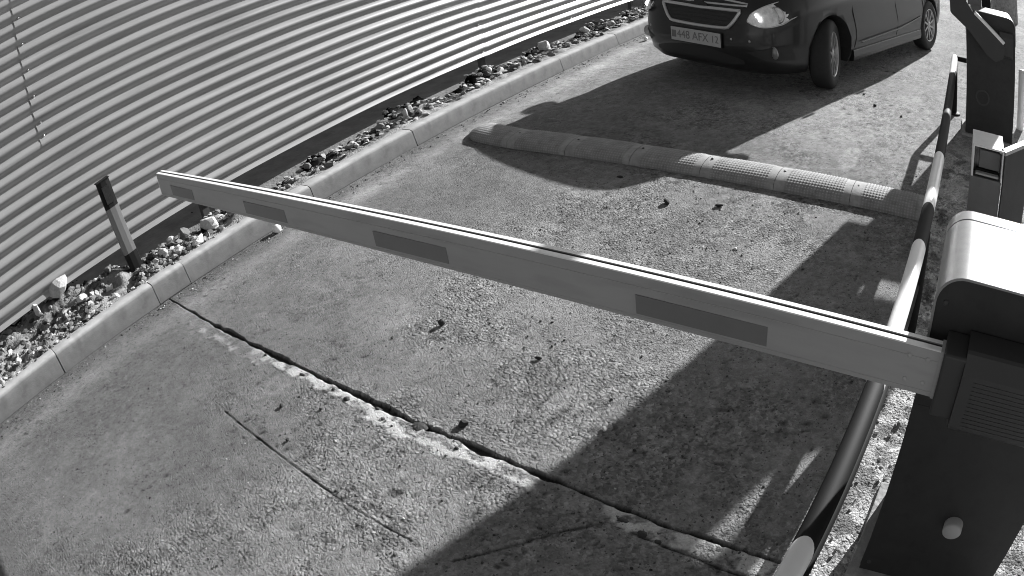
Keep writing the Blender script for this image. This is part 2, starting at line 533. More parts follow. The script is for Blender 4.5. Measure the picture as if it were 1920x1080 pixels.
# tar blobs sitting on the strip
def blob(cx, cy, rx, ry, h, seed):
    m = MB(); rs = random.Random(seed); ring = []
    N = 16
    rad = [1 + rs.uniform(-.22, .22) for _ in range(N)]
    vs = [(cx, cy, road_z(cx, cy) + h)]
    for lv, (q, zz) in enumerate(((0.6, h * .8), (1.0, -0.004))):
        for k in range(N):
            a = 2 * PI * k / N
            vs.append((cx + rx * rad[k] * q * math.cos(a), cy + ry * rad[k] * q * math.sin(a), road_z(cx, cy) + zz))
    fs = [(0, 1 + k, 1 + (k + 1) % N) for k in range(N)] + [(1 + k, 1 + N + k, 1 + N + (k + 1) % N, 1 + (k + 1) % N) for k in range(N)]
    m.add(vs, fs, 0, True)
    return m
tar = MB()
for i, (cx, cy, rx, ry) in enumerate(((-2.02, 1.205, .022, .016), (-1.65, 1.232, .036, .032), (-2.33, 1.215, .02, .012), (-1.80, 1.19, .016, .012),
                                      (-1.86, 1.225, .02, .012), (-2.12, 1.22, .012, .01), (-0.78, 1.19, .03, .014), (-0.70, 1.17, .02, .012),
                                      (-0.64, 1.16, .014, .01), (-2.62, 1.22, .012, .010), (-1.45, 1.21, .012, .009), (-1.74, 1.18, .007, .006))):
    b = blob(cx, cy, rx, ry, 0.004, 300 + i)
    tar.add(b.v, b.f, 0, True)
tag(tar.build('tar_spots', mt['tar']), 'dark tar spots lying on the pale joint strip across the lane', 'tar', kind='stuff')

# ------------------------------------------------------------------ verge
vx = np.concatenate([np.arange(-7.5, -5.3, 0.12), np.arange(-5.3, -3.90, 0.014), np.array([-3.885])])
vy = np.concatenate([np.arange(-3, -0.4, 0.06), np.arange(-0.4, 7.5, 0.02), np.arange(7.5, 16, 0.06), np.arange(16, 60, 2.0)])
VX, VY = np.meshgrid(vx, vy)
d_k = -3.84 - VX
ditch = 0.55 + 0.42 * (1 - sstep(VY, 0.75, 1.25)) + 0.30 * (fbm(VX * 0, VY, 0.22, 4, 211) - 0.5) * 2
dit = sstep(d_k, ditch - 0.05, ditch + 0.07)
VZ = 0.112 - 0.020 * sstep(d_k, 0.10, 0.55) - 0.16 * dit
lump = fbm(VX, VY, 0.16, 4, 201)
VZ += ((0.065 + 0.05 * (1 - sstep(VY, 1.3, 1.8))) * (lump - 0.5) + 0.045 * (fbm(VX, VY, 0.05, 3, 203) - 0.5)) * sstep(d_k, 0.03, 0.18)
VZ += 0.03 * np.exp(-(((VY - 1.05) / 0.25) ** 2 + ((VX + 4.30) / 0.16) ** 2))
VZ += 0.05 * (fbm(VX, VY, 0.03, 3, 215) - 0.5) * dit
VZ -= 0.045 * sstep(fbm(VX, VY, 0.45, 2, 205), 0.5, 0.7) * sstep(d_k, 0.12, 0.3)
vt = 0.20 * (0.55 + 0.9 * fbm(VX, VY, 0.08, 4, 207)) + 0.10 * (1 - sstep(d_k, 0.05, 0.28))
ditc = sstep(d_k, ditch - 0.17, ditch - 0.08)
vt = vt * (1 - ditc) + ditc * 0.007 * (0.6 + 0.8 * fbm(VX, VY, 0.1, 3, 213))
sand = (1 - sstep(d_k + 0.05 * (fbm(VX, VY, 0.12, 3, 217) - .5) * 2, 0.13, 0.19)) * sstep(VY, 1.5, 2.2)
wet = sstep(VY, 1.8, 2.4) * sstep(d_k, 0.12, 0.20) * (0.55 + 0.45 * sstep(fbm(VX, VY, 0.5, 3, 209), 0.40, 0.55))
vt *= 1 - 0.85 * wet
vt = vt * (1 - sand) + sand * 0.30 * (0.7 + 0.6 * fbm(VX, VY, 0.05, 3, 219))
nvx, nvy = len(vx), len(vy)
vi = np.arange(nvx * nvy).reshape(nvy, nvx)
F = np.stack([vi[:-1, :-1], vi[:-1, 1:], vi[1:, 1:], vi[1:, :-1]], -1).reshape(-1, 4)
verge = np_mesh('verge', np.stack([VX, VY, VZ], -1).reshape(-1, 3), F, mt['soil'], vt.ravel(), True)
tag(verge, None, None, kind='structure')


def verge_z(x, y):
    i = min(max(np.searchsorted(vx, x), 0), nvx - 1); j = min(max(np.searchsorted(vy, y), 0), nvy - 1)
    return float(VZ[j, i])


# ------------------------------------------------------------------ loose stones as stuff
def ico(sub):
    bm = bmesh.new()
    bmesh.ops.create_icosphere(bm, subdivisions=sub, radius=1.0)
    v = np.array([q.co[:] for q in bm.verts]); f = np.array([[q.index for q in p.verts] for p in bm.faces])
    bm.free()
    return v, f
ICO1, ICOF1 = ico(1)
ICO2, ICOF2 = ico(2)


def rock_verts(base, sx, sy, sz, rs, rough=0.25):
    v = base.copy()
    # angular: cut by random planes
    for _ in range(9):
        nrm = rs.normal(size=3); nrm /= np.linalg.norm(nrm)
        lim = rs.uniform(0.50, 0.85)
        d = v @ nrm
        v = v - np.outer(np.maximum(d - lim, 0), nrm)
    v = v * (1 + rs.normal(size=(len(v), 1)) * rough * 0.25)
    v = v * np.array([sx, sy, sz])
    a = rs.uniform(0, 2 * PI); b = rs.uniform(-.5, .5)
    Rz = np.array([[math.cos(a), -math.sin(a), 0], [math.sin(a), math.cos(a), 0], [0, 0, 1]])
    Rx = np.array([[1, 0, 0], [0, math.cos(b), -math.sin(b)], [0, math.sin(b), math.cos(b)]])
    return v @ Rx.T @ Rz.T


def scatter(name, pts, sizes, zf, tones, mat, label, cat, flat=0.65):
    base = ICO1; bf = ICOF1
    V = []; F = []; T = []; o = 0
    for (x, y), s, t in zip(pts, sizes, tones):
        rs = RNG
        v = rock_verts(base, s, s * rs.uniform(.6, 1.0), s * rs.uniform(.45, flat + .15), rs)
        v = v + np.array([x, y, zf(x, y) + s * 0.22])
        V.append(v); F.append(bf + o); T.append(np.full(len(v), t)); o += len(v)
    ob = np_mesh(name, np.concatenate(V), np.concatenate(F), mat, np.concatenate(T))
    tag(ob, label, cat, kind='stuff')
    return ob


# gravel of the verge
def in_ditch(x, y, m=0.0):
    i = min(max(np.searchsorted(vx, x), 0), nvx - 1); j = min(max(np.searchsorted(vy, y), 0), nvy - 1)
    return dit[j, i] > m


pts = []; sz = []; tn = []
while len(pts) < 3400:
    y = random.uniform(-0.6, 9.5) if random.random() < .8 else random.uniform(-.4, 3.0)
    x = -3.86 - abs(random.gauss(0, 0.42))
    if x < -5.2 or in_ditch(x, y, .75): continue
    dens = float(fbm(np.array([x]), np.array([y]), 0.22, 3, 221)[0])
    if random.random() > (dens - 0.30) * 3.2: continue
    if y < 1.9 and random.random() < .35: continue
    if y > 2.0 and (x > -4.0 or random.random() < .62): continue
    s = random.choice((.006, .008, .010, .013, .016, .020, .026, .034)) * (0.7 if x > -3.92 else 1.0)
    if y > 5: s *= 1.25
    pts.append((x, y)); sz.append(s)
    tn.append(random.choice((.05, .07, .10, .12, .16, .2, .26, .42)))
for i in range(170):
    y = random.uniform(-.4, 9.0); x = -3.93 - abs(random.gauss(0, .28))
    if in_ditch(x, y, .5): continue
    pts.append((x, y)); sz.append(random.uniform(.024, .048)); tn.append(random.choice((.08, .12, .18, .26, .42)))
scatter('gravel', pts, sz, verge_z, tn, mt['stone'], 'loose grey gravel and rubble strewn between the kerb and the corrugated fence', 'gravel')
# grit on the road
pts = []; sz = []; tn = []
for i in range(2600):
    r = random.random()
    if r < .36:
        x = -3.72 + abs(random.gauss(0, .05)); y = random.uniform(-.3, 9)
    elif r < .75:
        x = random.gauss(-1.35, .5); y = random.uniform(-.4, 3.6)
    else:
        x = random.uniform(-3.6, -.1); y = random.uniform(-.4, 9)
    if x > -0.05 or x < -3.73: continue
    pts.append((x, y)); sz.append(random.choice((.002, .0025, .003, .004, .005, .0065)) * (1.4 if r < .36 else 1)); tn.append(random.choice((.04, .05, .08, .14, .25, .4)))
for i in range(150):
    x = random.gauss(-1.45, .55); y = random.uniform(-.3, 3.4)
    if not -3.5 < x < -.2: continue
    pts.append((x, y)); sz.append(random.uniform(.0045, .0085)); tn.append(random.choice((.02, .03, .05)))
scatter('grit', pts, sz, road_z, tn, mt['stone'], 'fine dark and pale grit scattered over the asphalt lane', 'grit')
# rubble on the island right of the guard rail
pts = []; sz = []; tn = []
for i in range(1500):
    x = random.uniform(-.16, 1.2); y = random.uniform(.2, 3.2)
    if -0.03 < x < .46 and 1.25 < y < 1.62: continue
    pts.append((x, y)); sz.append(random.choice((.004, .005, .007, .009, .012))); tn.append(random.choice((.14, .25, .4, .5)))
scatter('rubble', pts, sz, road_z, tn, mt['stone'], 'pale crushed rubble around the foot of the near barrier cabinet', 'rubble')

# dry leaves and scraps in the verge
V = []; F = []; T = []; o = 0
for i in range(900):
    y = random.uniform(1.5, 9.5); x = -3.9 - abs(random.gauss(0, .33))
    if x < -5.1 or x > -3.97 or in_ditch(x, y, .6): continue
    s = random.uniform(.014, .034)
    a = random.uniform(0, 2 * PI); til = random.uniform(-.9, .9); cz = verge_z(x, y) + s * .5
    pt = []
    for (u, v) in ((-1, 0), (-.4, .55), (.5, .5), (1.1, 0), (.5, -.5), (-.4, -.55)):
        zc = abs(v) * .6 * s + u * til * s * .6
        pt.append((x + s * (u * math.cos(a) - v * math.sin(a)), y + s * (u * math.sin(a) + v * math.cos(a)), cz + zc))
    V += pt; F += [(o, o + 1, o + 5), (o + 1, o + 2, o + 4), (o + 1, o + 4, o + 5), (o + 2, o + 3, o + 4)]
    T += [random.choice((.10, .2, .3, .4, .5))] * 6; o += 6
lv = np_mesh('leaf_litter', V, F, mt['leaf'], T)
tag(lv, 'dry curled leaves and scraps lying in the verge by the fence foot', 'leaves', kind='stuff')


# single stones one can point to
def stone(x, y, s, tone, label, zf, e=(1, .75, .6), sub=2, seed=0, sink=0.25, group=None, name='stone'):
    rs = np.random.default_rng(1000 + seed)
    v = rock_verts(ICO2 if sub == 2 else ICO1, s * e[0], s * e[1], s * e[2], rs, 0.15)
    zmin = v[:, 2].min()
    base = zf(x, y)
    v = v + np.array([0, 0, -zmin - s * sink * 0.5])
    ob = np_mesh(name, v, ICOF2 if sub == 2 else ICOF1, mt['stone'], np.full(len(v), tone))
    ob.location = (x, y, base)
    tag(ob, label, 'stone', group)
    return ob


VS = [
    (-4.62, 0.72, .110, .40, 'large pale rounded stone tight against the lowest fence rib, left edge of frame', (1, .8, .95)),
    (-4.60, 0.50, .072, .44, 'upright pale splinter of stone casting a long dark shadow near the left edge', (.5, .4, 1.1)),
    (-4.22, 0.80, .050, .50, 'small bright stone between the big rounded stone and the kerb', (1, .7, .6)),
    (-4.03, 0.37, .030, .60, 'bright oval pebble lying right behind the kerb joint nearest the camera', (1.1, .7, .5)),
    (-4.20, 0.31, .022, .60, 'tiny bright pebble left of the oval pebble behind the near kerb', (1, .8, .6)),
    (-4.06, 0.16, .034, .48, 'bright chip of rubble in the dark hollow at the extreme left', (1, .8, .7)),
    (-4.09, 1.44, .050, .55, 'white oval stone just right of the foot of the delineator post', (1.2, .7, .6)),
    (-4.20, 1.56, .046, .50, 'round pale stone close behind the white oval stone by the delineator post', (1, .9, .8)),
    (-3.95, 1.66, .060, .46, 'broken pale concrete chunk lapping onto the kerb top by the short kerb block', (1.2, .8, .5)),
    (-4.10, 1.84, .088, .42, 'flat angular pale slab fragment leaning on gravel left of the boom tip', (1.2, .9, .6)),
    (-4.16, 1.66, .060, .12, 'dark grey angular stone between two pale chunks near the boom tip', (1, .8, .9)),
    (-4.26, 2.20, .040, .40, 'pale stone on top of the gravel heap just under the boom tip', (1, .8, .7)),
    (-4.22, 5.85, .100, .50, 'large pale lump of concrete below the fence, beyond the third fence post', (1, .7, .7)),
    (-4.32, 6.80, .085, .52, 'long pale block of rubble in the far verge close to the parked car', (1.3, .6, .6)),
    (-4.08, 7.00, .060, .55, 'small bright rubble piece in the far verge nearest the car', (1.2, .6, .5)),
    (-4.25, 5.15, .070, .42, 'curved pale shard lying in the dark soil of the far verge', (1.2, .5, .5)),
    (-4.08, 3.72, .045, .48, 'white splinter standing in the verge behind the kerb opposite the speed bump', (.5, .5, 1.3)),
    (-3.99, 3.80, .028, .48, 'small white pebble beside the white splinter in the verge', (1, .8, .7)),
]
for i, (x, y, s, t, lb, e) in enumerate(VS):
    stone(x, y, s, t, lb, verge_z, e, seed=i, group='stones lying in the verge')
RS = [
    (-2.007, 1.775, .017, .03, 'black square chip standing on the lane beyond the joint, upper middle', (1, .9, 1.0)),
    (-1.506, 1.315, .020, .03, 'black lump just beyond the joint right of the round tar blob', (1.1, .8, .8)),
    (-2.244, 1.021, .014, .03, 'larger dark pebble in front of the joint on smooth asphalt', (1, .8, .6)),
    (-2.070, 1.102, .010, .04, 'small dark pebble close in front of the joint', (1, .8, .6)),
    (-2.05, 0.898, .010, .03, 'small black crumb beside the hairline crack', (1, .8, .7)),
    (-1.484, 1.752, .013, .03, 'black curl of rubber on the open aggregate in mid lane', (1.6, .5, .6)),
    (-1.625, 3.163, .026, .03, 'biggest black clod on the asphalt in front of the speed bump', (1.1, .7, .6)),
    (-1.347, 3.243, .020, .03, 'black oval clod in front of the speed bump, second from the shadow', (1.3, .6, .6)),
    (-2.036, 3.389, .018, .03, 'dark scrap at the tip of the car shadow before the speed bump', (1.3, .6, .5)),
    (-0.804, 5.515, .018, .03, 'dark lump on sunlit asphalt right of the car shadow, nearest the bump side', (1, .8, .6)),
    (-0.946, 5.798, .014, .03, 'dark lump right of the car shadow, second towards the car', (1, .8, .6)),
    (-0.545, 5.373, .016, .03, 'dark clod nearest the far end of the striped guard rail', (1, .8, .6)),
    (-1.05, 1.52, .012, .5, 'small bright pebble on the aggregate beside the edge of the big shadow', (1, .8, .7)),
    (-1.10, 2.85, .012, .6, 'single white pebble in mid lane between boom and bump', (1, .8, .7)),
    (-0.33, 4.05, .012, .12, 'small grey stone at the guard rail end of the speed bump', (1, .8, .8)),
]
for i, (x, y, s, t, lb, e) in enumerate(RS):
    stone(x, y, s, t, lb, road_z, e, seed=50 + i, group='loose bits lying on the lane')

# white marker balls
for (x, y, zf, r, lb) in ((-3.685, 2.10, road_z, .028, 'white ball at the kerb foot just under the boom'),
                          (-4.30, 5.05, verge_z, .026, 'white ball in the verge at the foot of the far fence post'),
                          (-3.56, 6.80, road_z, .024, 'white ball on the lane edge beside the car bumper')):
    m = MB().lathe([(0.0001, -r)] + [(r * math.sin(PI * k / 12), -r * math.cos(PI * k / 12)) for k in range(1, 12)] + [(0.0001, r)], 20)
    o = m.build('marker_ball', mt['ball'], loc=(x, y, zf(x, y) + r * .9))
    tag(o, lb, 'ball', 'white balls along the kerb')

# ------------------------------------------------------------------ kerb
kroot = MB().box(-3.889, -3.756, -3.0, 40, -0.10, -0.012).build('kerb', mt['kerb'])
tag(kroot, None, None, kind='structure')
_a = kroot.data.attributes.new('tone', 'FLOAT', 'POINT'); _a.data.foreach_set('value', [.08] * len(kroot.data.vertices))
joints = [-2.6, -1.6, -0.6, 0.40, 1.18, 1.43, 2.49, 3.48, 4.49, 5.46, 6.55, 7.55, 8.55, 9.55, 10.55, 11.55, 12.55, 13.55, 14.55, 15.55]
kmesh = {}
def kerb_mesh(L):
    m = MB()
    prof = [(-3.890, -0.011), (-3.890, 0.118), (-3.884, 0.123), (-3.825, 0.124), (-3.800, 0.1225), (-3.789, 0.117), (-3.782, 0.107), (-3.776, 0.08), (-3.757, 0.0), (-3.753, -0.011)]
    n = max(2, int(L / .05))
    N = len(prof)
    vs = []
    rs = random.Random(int(L * 1000))
    for i in range(n + 1):
        yy = 0.0025 + (L - 0.005) * i / n
        chip = 0.0
        for k, (x, z) in enumerate(prof):
            jx = rs.gauss(0, .0003) if 2 <= k <= 7 else 0
            jz = rs.gauss(0, .0003) if 2 <= k <= 7 else 0
            if i in (0, n) and 2 <= k <= 5: jz -= .003; jx -= .002
            vs.append((x + jx + 3.79, yy, z + jz))
    fs = [(i * N + k, (i + 1) * N + k, (i + 1) * N + (k + 1) % N, i * N + (k + 1) % N) for i in range(n) for k in range(N)]
    fs += [tuple(range(N)), tuple(n * N + k for k in range(N))[::-1]]
    m.add(vs, fs[:-2], 0, True); m.add(vs, fs[-2:], 0)
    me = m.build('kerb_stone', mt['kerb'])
    kt = {0: .12, 1: .18, 2: .38, 3: .40, 4: .38, 5: .27, 6: .165, 7: .15, 8: .12, 9: .10}   # dusty tread; sunlit top and shaded face contrast painted in
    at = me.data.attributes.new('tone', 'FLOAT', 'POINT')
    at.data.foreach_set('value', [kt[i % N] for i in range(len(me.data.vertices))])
    return me
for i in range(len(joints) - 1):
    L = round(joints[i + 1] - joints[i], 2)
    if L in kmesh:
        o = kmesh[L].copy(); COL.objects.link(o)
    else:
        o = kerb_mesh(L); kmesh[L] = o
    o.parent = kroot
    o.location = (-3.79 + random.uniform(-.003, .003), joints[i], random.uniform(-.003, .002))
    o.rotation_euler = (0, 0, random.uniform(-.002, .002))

# ------------------------------------------------------------------ corrugated fence
FX = -4.62
froot = empty('corrugated_fence', (FX, 0, 0))
tag(froot, 'tall grey fence of horizontally ribbed metal sheets along the left of the lane', 'fence')
PITCH = 0.0955
def rib_amp(i):
    r_ = random.Random(i * 7 + 3)
    return r_.uniform(.93, 1.06), r_.uniform(-.03, .03)


def rib(z):
    """outward offset of the sheet at height z: broad rounded ribs, tight grooves"""
    p = (z % PITCH) / PITCH
    c = 0.5 - 0.5 * math.cos(2 * PI * p)
    a, k = rib_amp(int(z // PITCH))
    p = min(max(p + k * math.sin(PI * p), 0), 1)
    c = 0.5 - 0.5 * math.cos(2 * PI * p)
    return (0.013 * c + 0.022 * abs(math.sin(PI * p)) ** 0.75) * a
def panel(y0, y1, z0, z1, off, ph):
    m = MB()
    nz = int((z1 - z0) / PITCH * 16); nyy = max(2, int((y1 - y0) / .35))
    vs = []
    for j in range(nyy + 1):
        yy = y0 + (y1 - y0) * j / nyy
        for i in range(nz + 1):
            zz = z0 + (z1 - z0) * i / nz
            wob = 0.0015 * math.sin(yy * 1.1 + zz * 2.1 + ph) + 0.0004 * math.sin(yy * 4.3 + ph * 2 + zz * 5)
            zb = 0.0025 * math.sin(yy * 0.9 + ph) + 0.002 * math.sin(yy * 3.1 + zz * 9)
            vs.append((rib(zz) + off + wob, yy, zz + zb + (0.005 if ph > 1.4 else 0)))
    N = nz + 1
    fs = [(j * N + i, (j + 1) * N + i, (j + 1) * N + i + 1, j * N + i + 1) for j in range(nyy) for i in range(nz)]
    m.add(vs, fs, 0, True)
    m.add([(x - .0012, y, z) for x, y, z in vs], [f[::-1] for f in fs], 0, True)
    return m.build('corrugated_panel', mt['fence'], froot)
ZL, ZM, ZT = 0.152, 0.152 + PITCH * 10, 0.152 + PITCH * 26
for k, (a, b) in enumerate(((-5.0, -0.58), (-0.65, 5.40), (5.33, 11.40), (11.33, 17.4), (17.33, 24))):
    panel(a, b, ZL, ZM + .015, 0.0 + 0.0030 * (k % 2), 1.3 + .2 * (k % 2))
for k, (a, b) in enumerate(((-5.0, 1.03), (0.96, 7.0), (6.93, 13.0), (12.93, 19.0), (18.93, 24))):
    panel(a, b, ZM - .02, ZT, 0.003 + 0.0030 * (k % 2), 1.3 + .2 * (k % 2))
scr = MB()
scr.lathe([(0.0, .004), (.004, .004), (.0046, .002), (.0046, .0), (.009, .0), (.009, -.002)], 10)
scr0 = None
def screw(y, z):
    global scr0
    if scr0 is None:
        o = scr.build('screw', mt['screw'], froot); scr0 = o
    else:
        o = scr0.copy(); COL.objects.link(o)
    o.location = (rib(z) + 0.0085, y, z)
    o.rotation_euler = (0, PI / 2, 0)
zz = ZL + PITCH * 10.5
k = 0
while zz < 2.3:
    screw(1.0 + .004 * math.sin(k * 3), zz); zz += PITCH * (1 if k == 0 else 2); k += 1
for y in (5.36, 7.0, -0.61, 11.36):
    for q in range(0, 10, 3):
        screw(y, ZL + PITCH * (q + .5))
for y in (-3.0, -0.2, 2.09, 5.39, 8.6, 11.8, 15.0, 18.2):
    m = MB().box(-.075, -.025, y - .03, y + .03, -.3, 2.55)
    m.build('fence_post', mt['fdark'], froot)
for z in (0.45, 1.35, 2.3):
    MB().box(-.024, -.004, -5, 24, z - .02, z + .02).build('fence_girt', mt['fdark'], froot)

# ------------------------------------------------------------------ delineator post
dp = empty('delineator_post', (-4.20, 1.255, 0.06), 0)
tag(dp, 'flat marker post behind the kerb, black at top and foot, pale grey between', 'marker post')
def postseg(name, z0, z1, mat, ins=0.0):
    m = MB()
    prof = [(0.018 - ins, -.050 + ins), (0.024 - ins, -.02), (0.024 - ins, .02), (0.018 - ins, .050 - ins), (-.016 + ins, .046 - ins), (-.016 + ins, -.046 + ins)]
    m.prism(prof, 'z', z0, z1)
    return m.build(name, mat, dp, bevel=.002)
def lean(o):
    o.rotation_euler = (0.035, 0.0, 0)
for nm, a, b, mm in (('post_foot', -.15, .17, mt['black']), ('post_shaft', .17, .50, mt['midgrey']), ('post_head', .50, .685, mt['black'])):
    postseg(nm, a, b, mm)
MB().box(-.018, .027, -.053, .053, .685, .693).build('post_cap', mt['black'], dp, bevel=.003)
MB().box(.0245, .0275, -.028, .028, .53, .65).build('reflector', mt['glass'], dp, bevel=.001)
dp.rotation_euler = (0.06, 0.0, 0)

# ------------------------------------------------------------------ speed bump
BX0, BX1, BY, BH, BWD = -3.49, -0.19, 3.715, 0.066, 0.140
broot = empty('speed_bump', ((BX0 + BX1) / 2, BY, 0))
tag(broot, 'low rounded grey speed bump with a studded rubber surface across the lane', 'speed bump')
nseg = 7
SL = (BX1 - BX0) / nseg
for s_ in range(nseg):
    xa = BX0 + SL * s_ + .0015; xb = BX0 + SL * (s_ + 1) - .0015
    u = np.arange(xa, xb + .0001, (xb - xa) / 104)
    th = np.linspace(0, PI, 66)
    U, T = np.meshgrid(u, th)
    arc = T / PI * 0.33
    prof_y = np.cos(T); prof_z = np.sin(T) ** 0.75
    pat = np.maximum(0, np.sin(2 * PI * (U * 1.0 + arc * .9) / .038) * np.sin(2 * PI * (U * 1.0 - arc * .9) / .038))
    sm = sstep(U, xa + .055, xa + .075) * (1 - sstep(U, xb - .055, xb - .035)) if s_ not in (0,) else sstep(U, xa + .0, xa + .02) * (1 - sstep(U, xb - .055, xb - .035))
    hb = 0.0042 * pat ** .8 * sm * (np.sin(T) > .12)
    tn_ = 0.30 * (1 - sm * (0.24 - 0.28 * np.clip(pat * 1.6, 0, 1)))
    endk = np.ones_like(U)
    if s_ == 0:
        endk = np.sqrt(np.clip((U - BX0 + .004) / .13, 0, 1))
        endk = np.clip(endk, .1, 1)
    yy = -(BWD * endk ** .7 + hb) * prof_y
    zz = (BH * endk + hb) * prof_z - 0.001
    wig = 0.008 * np.sin((U - BX0) * 1.9 + .6) + (0.10 * np.clip((BX0 + .55 - U) / .55, 0, 1) ** 1.6)
    zz += 0.003 * np.sin((U - BX0) * 2.7)
    P = np.stack([U - (BX0 + BX1) / 2, yy + wig, zz], -1)
    nu, ntv = len(u), len(th)
    ii = np.arange(nu * ntv).reshape(ntv, nu)
    F = np.stack([ii[:-1, :-1], ii[1:, :-1], ii[1:, 1:], ii[:-1, 1:]], -1).reshape(-1, 4)[:, ::-1]
    np_mesh('bump_segment', P.reshape(-1, 3), F, mt['rubber'], tn_.ravel(), True, broot)
    # bolt head in the smooth band
    if s_ > 0:
        MB().lathe([(0.0, .004), (.006, .003), (.008, 0), (.008, -.006)], 12, M4=Matrix.Translation((xa + .03 - (BX0 + BX1) / 2, 0.0, BH + .001))).build('bump_bolt', mt['plastic'], broot)

# ------------------------------------------------------------------ striped guard hoops
def hoop(name, label, ax, ay, bx, by, z, cross_to, r=.030, stripes=None, leg_at_a=True, lower=None):
    """rail from a (far) to b (near)"""
    root = empty(name, (ax, ay, 0))
    tag(root, label, 'guard rail')
    A = Vector((0, 0, z)); B = Vector((bx - ax, by - ay, z))
    L = (B - A).length
    d = (B - A).normalized()
    cr = .07
    cuts = [0] + [c for c in stripes if 0 < c < L] + [L]
    m = MB()
    for i in range(len(cuts) - 1):
        seg = 24; rows_ = 5; vs = []
        for t in range(rows_):
            c = cuts[i] + (cuts[i + 1] - cuts[i]) * t / (rows_ - 1)
            for q_ in range(seg):
                a_ = 2 * PI * q_ / seg
                side = Vector((math.cos(a_), 0, math.sin(a_)))
                sl_ = 0.0
                if (t == 0 and i > 0) or (t == rows_ - 1 and i < len(cuts) - 2):
                    sl_ = -0.03 * math.sin(a_)
                vs.append(A + d * (c + sl_) + side * r)
        m.add(vs, [(t * seg + q_, t * seg + (q_ + 1) % seg, (t + 1) * seg + (q_ + 1) % seg, (t + 1) * seg + q_) for t in range(rows_ - 1) for q_ in range(seg)], i % 2, True)
    m.build('top_rail', [mt['white'], mt['black']], root)
    return root, A, B, d, L


HZ = 0.50
hl, A, B, dv, Lh = hoop('guard_hoop', 'black and white striped tubular guard rail beside the lane, left of both barriers', -0.075, 5.76, -0.160, 0.36, HZ, None,
                   stripes=(0.70, 2.50, 3.13, 3.47, 4.28, 4.86, 5.2))
# far end: elbow, leg and crosspiece
e = MB()
e.tube([A + Vector((0, -.0005, 0)), A + Vector((0, .012, -.004)), A + Vector((0, .03, -.018)), A + Vector((0, .04, -.04)), A + Vector((0, .042, -.07)), Vector((0, .042, 0.02))], .026, 20, 0)
e.build('far_leg', mt['black'], hl)
e = MB().tube([Vector((0, .0, HZ)), Vector((.21, .0, HZ))], .022, 16, 0)
e.build('crosspiece', mt['black'], hl)
e = MB().tube([B, B + Vector((0, -.03, -.02)), B + Vector((0, -.045, -.07)), Vector((B.x, B.y - .045, 0.02))], .030, 20, 0)
e.build('near_leg', mt['white'], hl)
e = MB()
LZ = 0.27
yy = [2.45, 0.36]
for i in range(len(yy) - 1):
    fa = (5.76 - yy[i]) / 5.4; fb = (5.76 - yy[i + 1]) / 5.4
    e.tube([Vector((B.x * fa - .004, yy[i] - 5.76, LZ)), Vector((B.x * fb - .004, yy[i + 1] - 5.76, LZ))], .022, 16, i % 2)
e.build('lower_rail', [mt['black'], mt['black']], hl)
for fy in (2.45,):
    f_ = (5.76 - fy) / 5.4
    MB().tube([Vector((B.x * f_ + .01, fy - 5.76, HZ)), Vector((B.x * f_ + .01, fy - 5.76, 0.02))], .024, 16).build('middle_leg', mt['black'], hl)
for fy in (5.80, .315):
    f_ = (5.76 - fy) / 5.4
    MB().lathe([(0.0, .022), (.055, .022), (.06, .018), (.06, -.01)], 24, M4=Matrix.Translation((B.x * f_, fy - 5.76, -.006))).build('foot_plate', mt['black'], hl)

hr = empty('guard_post', (0.60, 5.85, 0))
tag(hr, 'white tubular guard post with bent rail at the right of the far barrier', 'guard rail')
MB().tube([(0, 0, 0.0), (0, 0, .515), (0, 0, .525), (0, 0, .528)], .035, 20, radii=[.035, .035, .028, .012]).build('post_tube', mt['white'], hr)
MB().tube([(.03, -.01, .50), (.10, -.05, .48), (.14, -.12, .40), (.15, -.15, .2), (.15, -.15, 0.0)], .028, 16).build('bent_rail', mt['white'], hr)

# ------------------------------------------------------------------ barrier cabinets
def cap_profile(x0, x1, zt, zb, r, t, inner=False):
    """U-shaped shell section (x,z): outer then inner"""
    def arc(r_, xx0, xx1, zz):
        p = [(xx0, zb)]
        for k in range(9):
            a = PI - (PI / 2) * k / 8
            p.append((xx0 + r_ + r_ * math.cos(a), zz - r_ + r_ * math.sin(a)))
        for k in range(9):
            a = PI / 2 - (PI / 2) * k / 8
            p.append((xx1 - r_ + r_ * math.cos(a), zz - r_ + r_ * math.sin(a)))
        p.append((xx1, zb))
        return p
    o = arc(r, x0, x1, zt)
    i = arc(r - t, x0 + t, x1 - t, zt - t)
    return o, i


def shell(x0, x1, y0, y1, zt, zb, r=.072, t=.006):
    o, i = cap_profile(x0, x1, zt, zb, r, t)
    n = len(o)
    m = MB()
    vs = []
    for yy in (y0, y1):
        vs += [(p[0], yy, p[1]) for p in o] + [(p[0], yy, p[1]) for p in i]
    fs = []; 
    for k in range(n - 1):
        fs.append((k, k + 1, 2 * n + k + 1, 2 * n + k))                       # outer
        fs.append((n + k, 3 * n + k, 3 * n + k + 1, n + k + 1))               # inner
    m.add(vs, fs, 0, True)
    fs = []
    for k in range(n - 1):
        fs.append((k, n + k, n + k + 1, k + 1))
        fs.append((2 * n + k, 2 * n + k + 1, 3 * n + k + 1, 3 * n + k))
    fs += [(0, 2 * n, 3 * n, n), (n - 1, 2 * n - 1, 4 * n - 1, 3 * n - 1)]
    m.add(vs, fs, 0, False)
    return m


def rounded_panel(x0, x1, z0, z1, r, y0, y1, both=True):
    p = [(x0, z0)]
    for k in range(9):
        a = PI - (PI / 2) * k / 8
        p.append((x0 + r + r * math.cos(a), z1 - r + r * math.sin(a)))
    for k in range(9):
        a = PI / 2 - (PI / 2) * k / 8
        p.append((x1 - r + r * math.cos(a), z1 - r + r * math.sin(a)))
    p.append((x1, z0))
    return MB().prism(p, 'y', y0, y1)


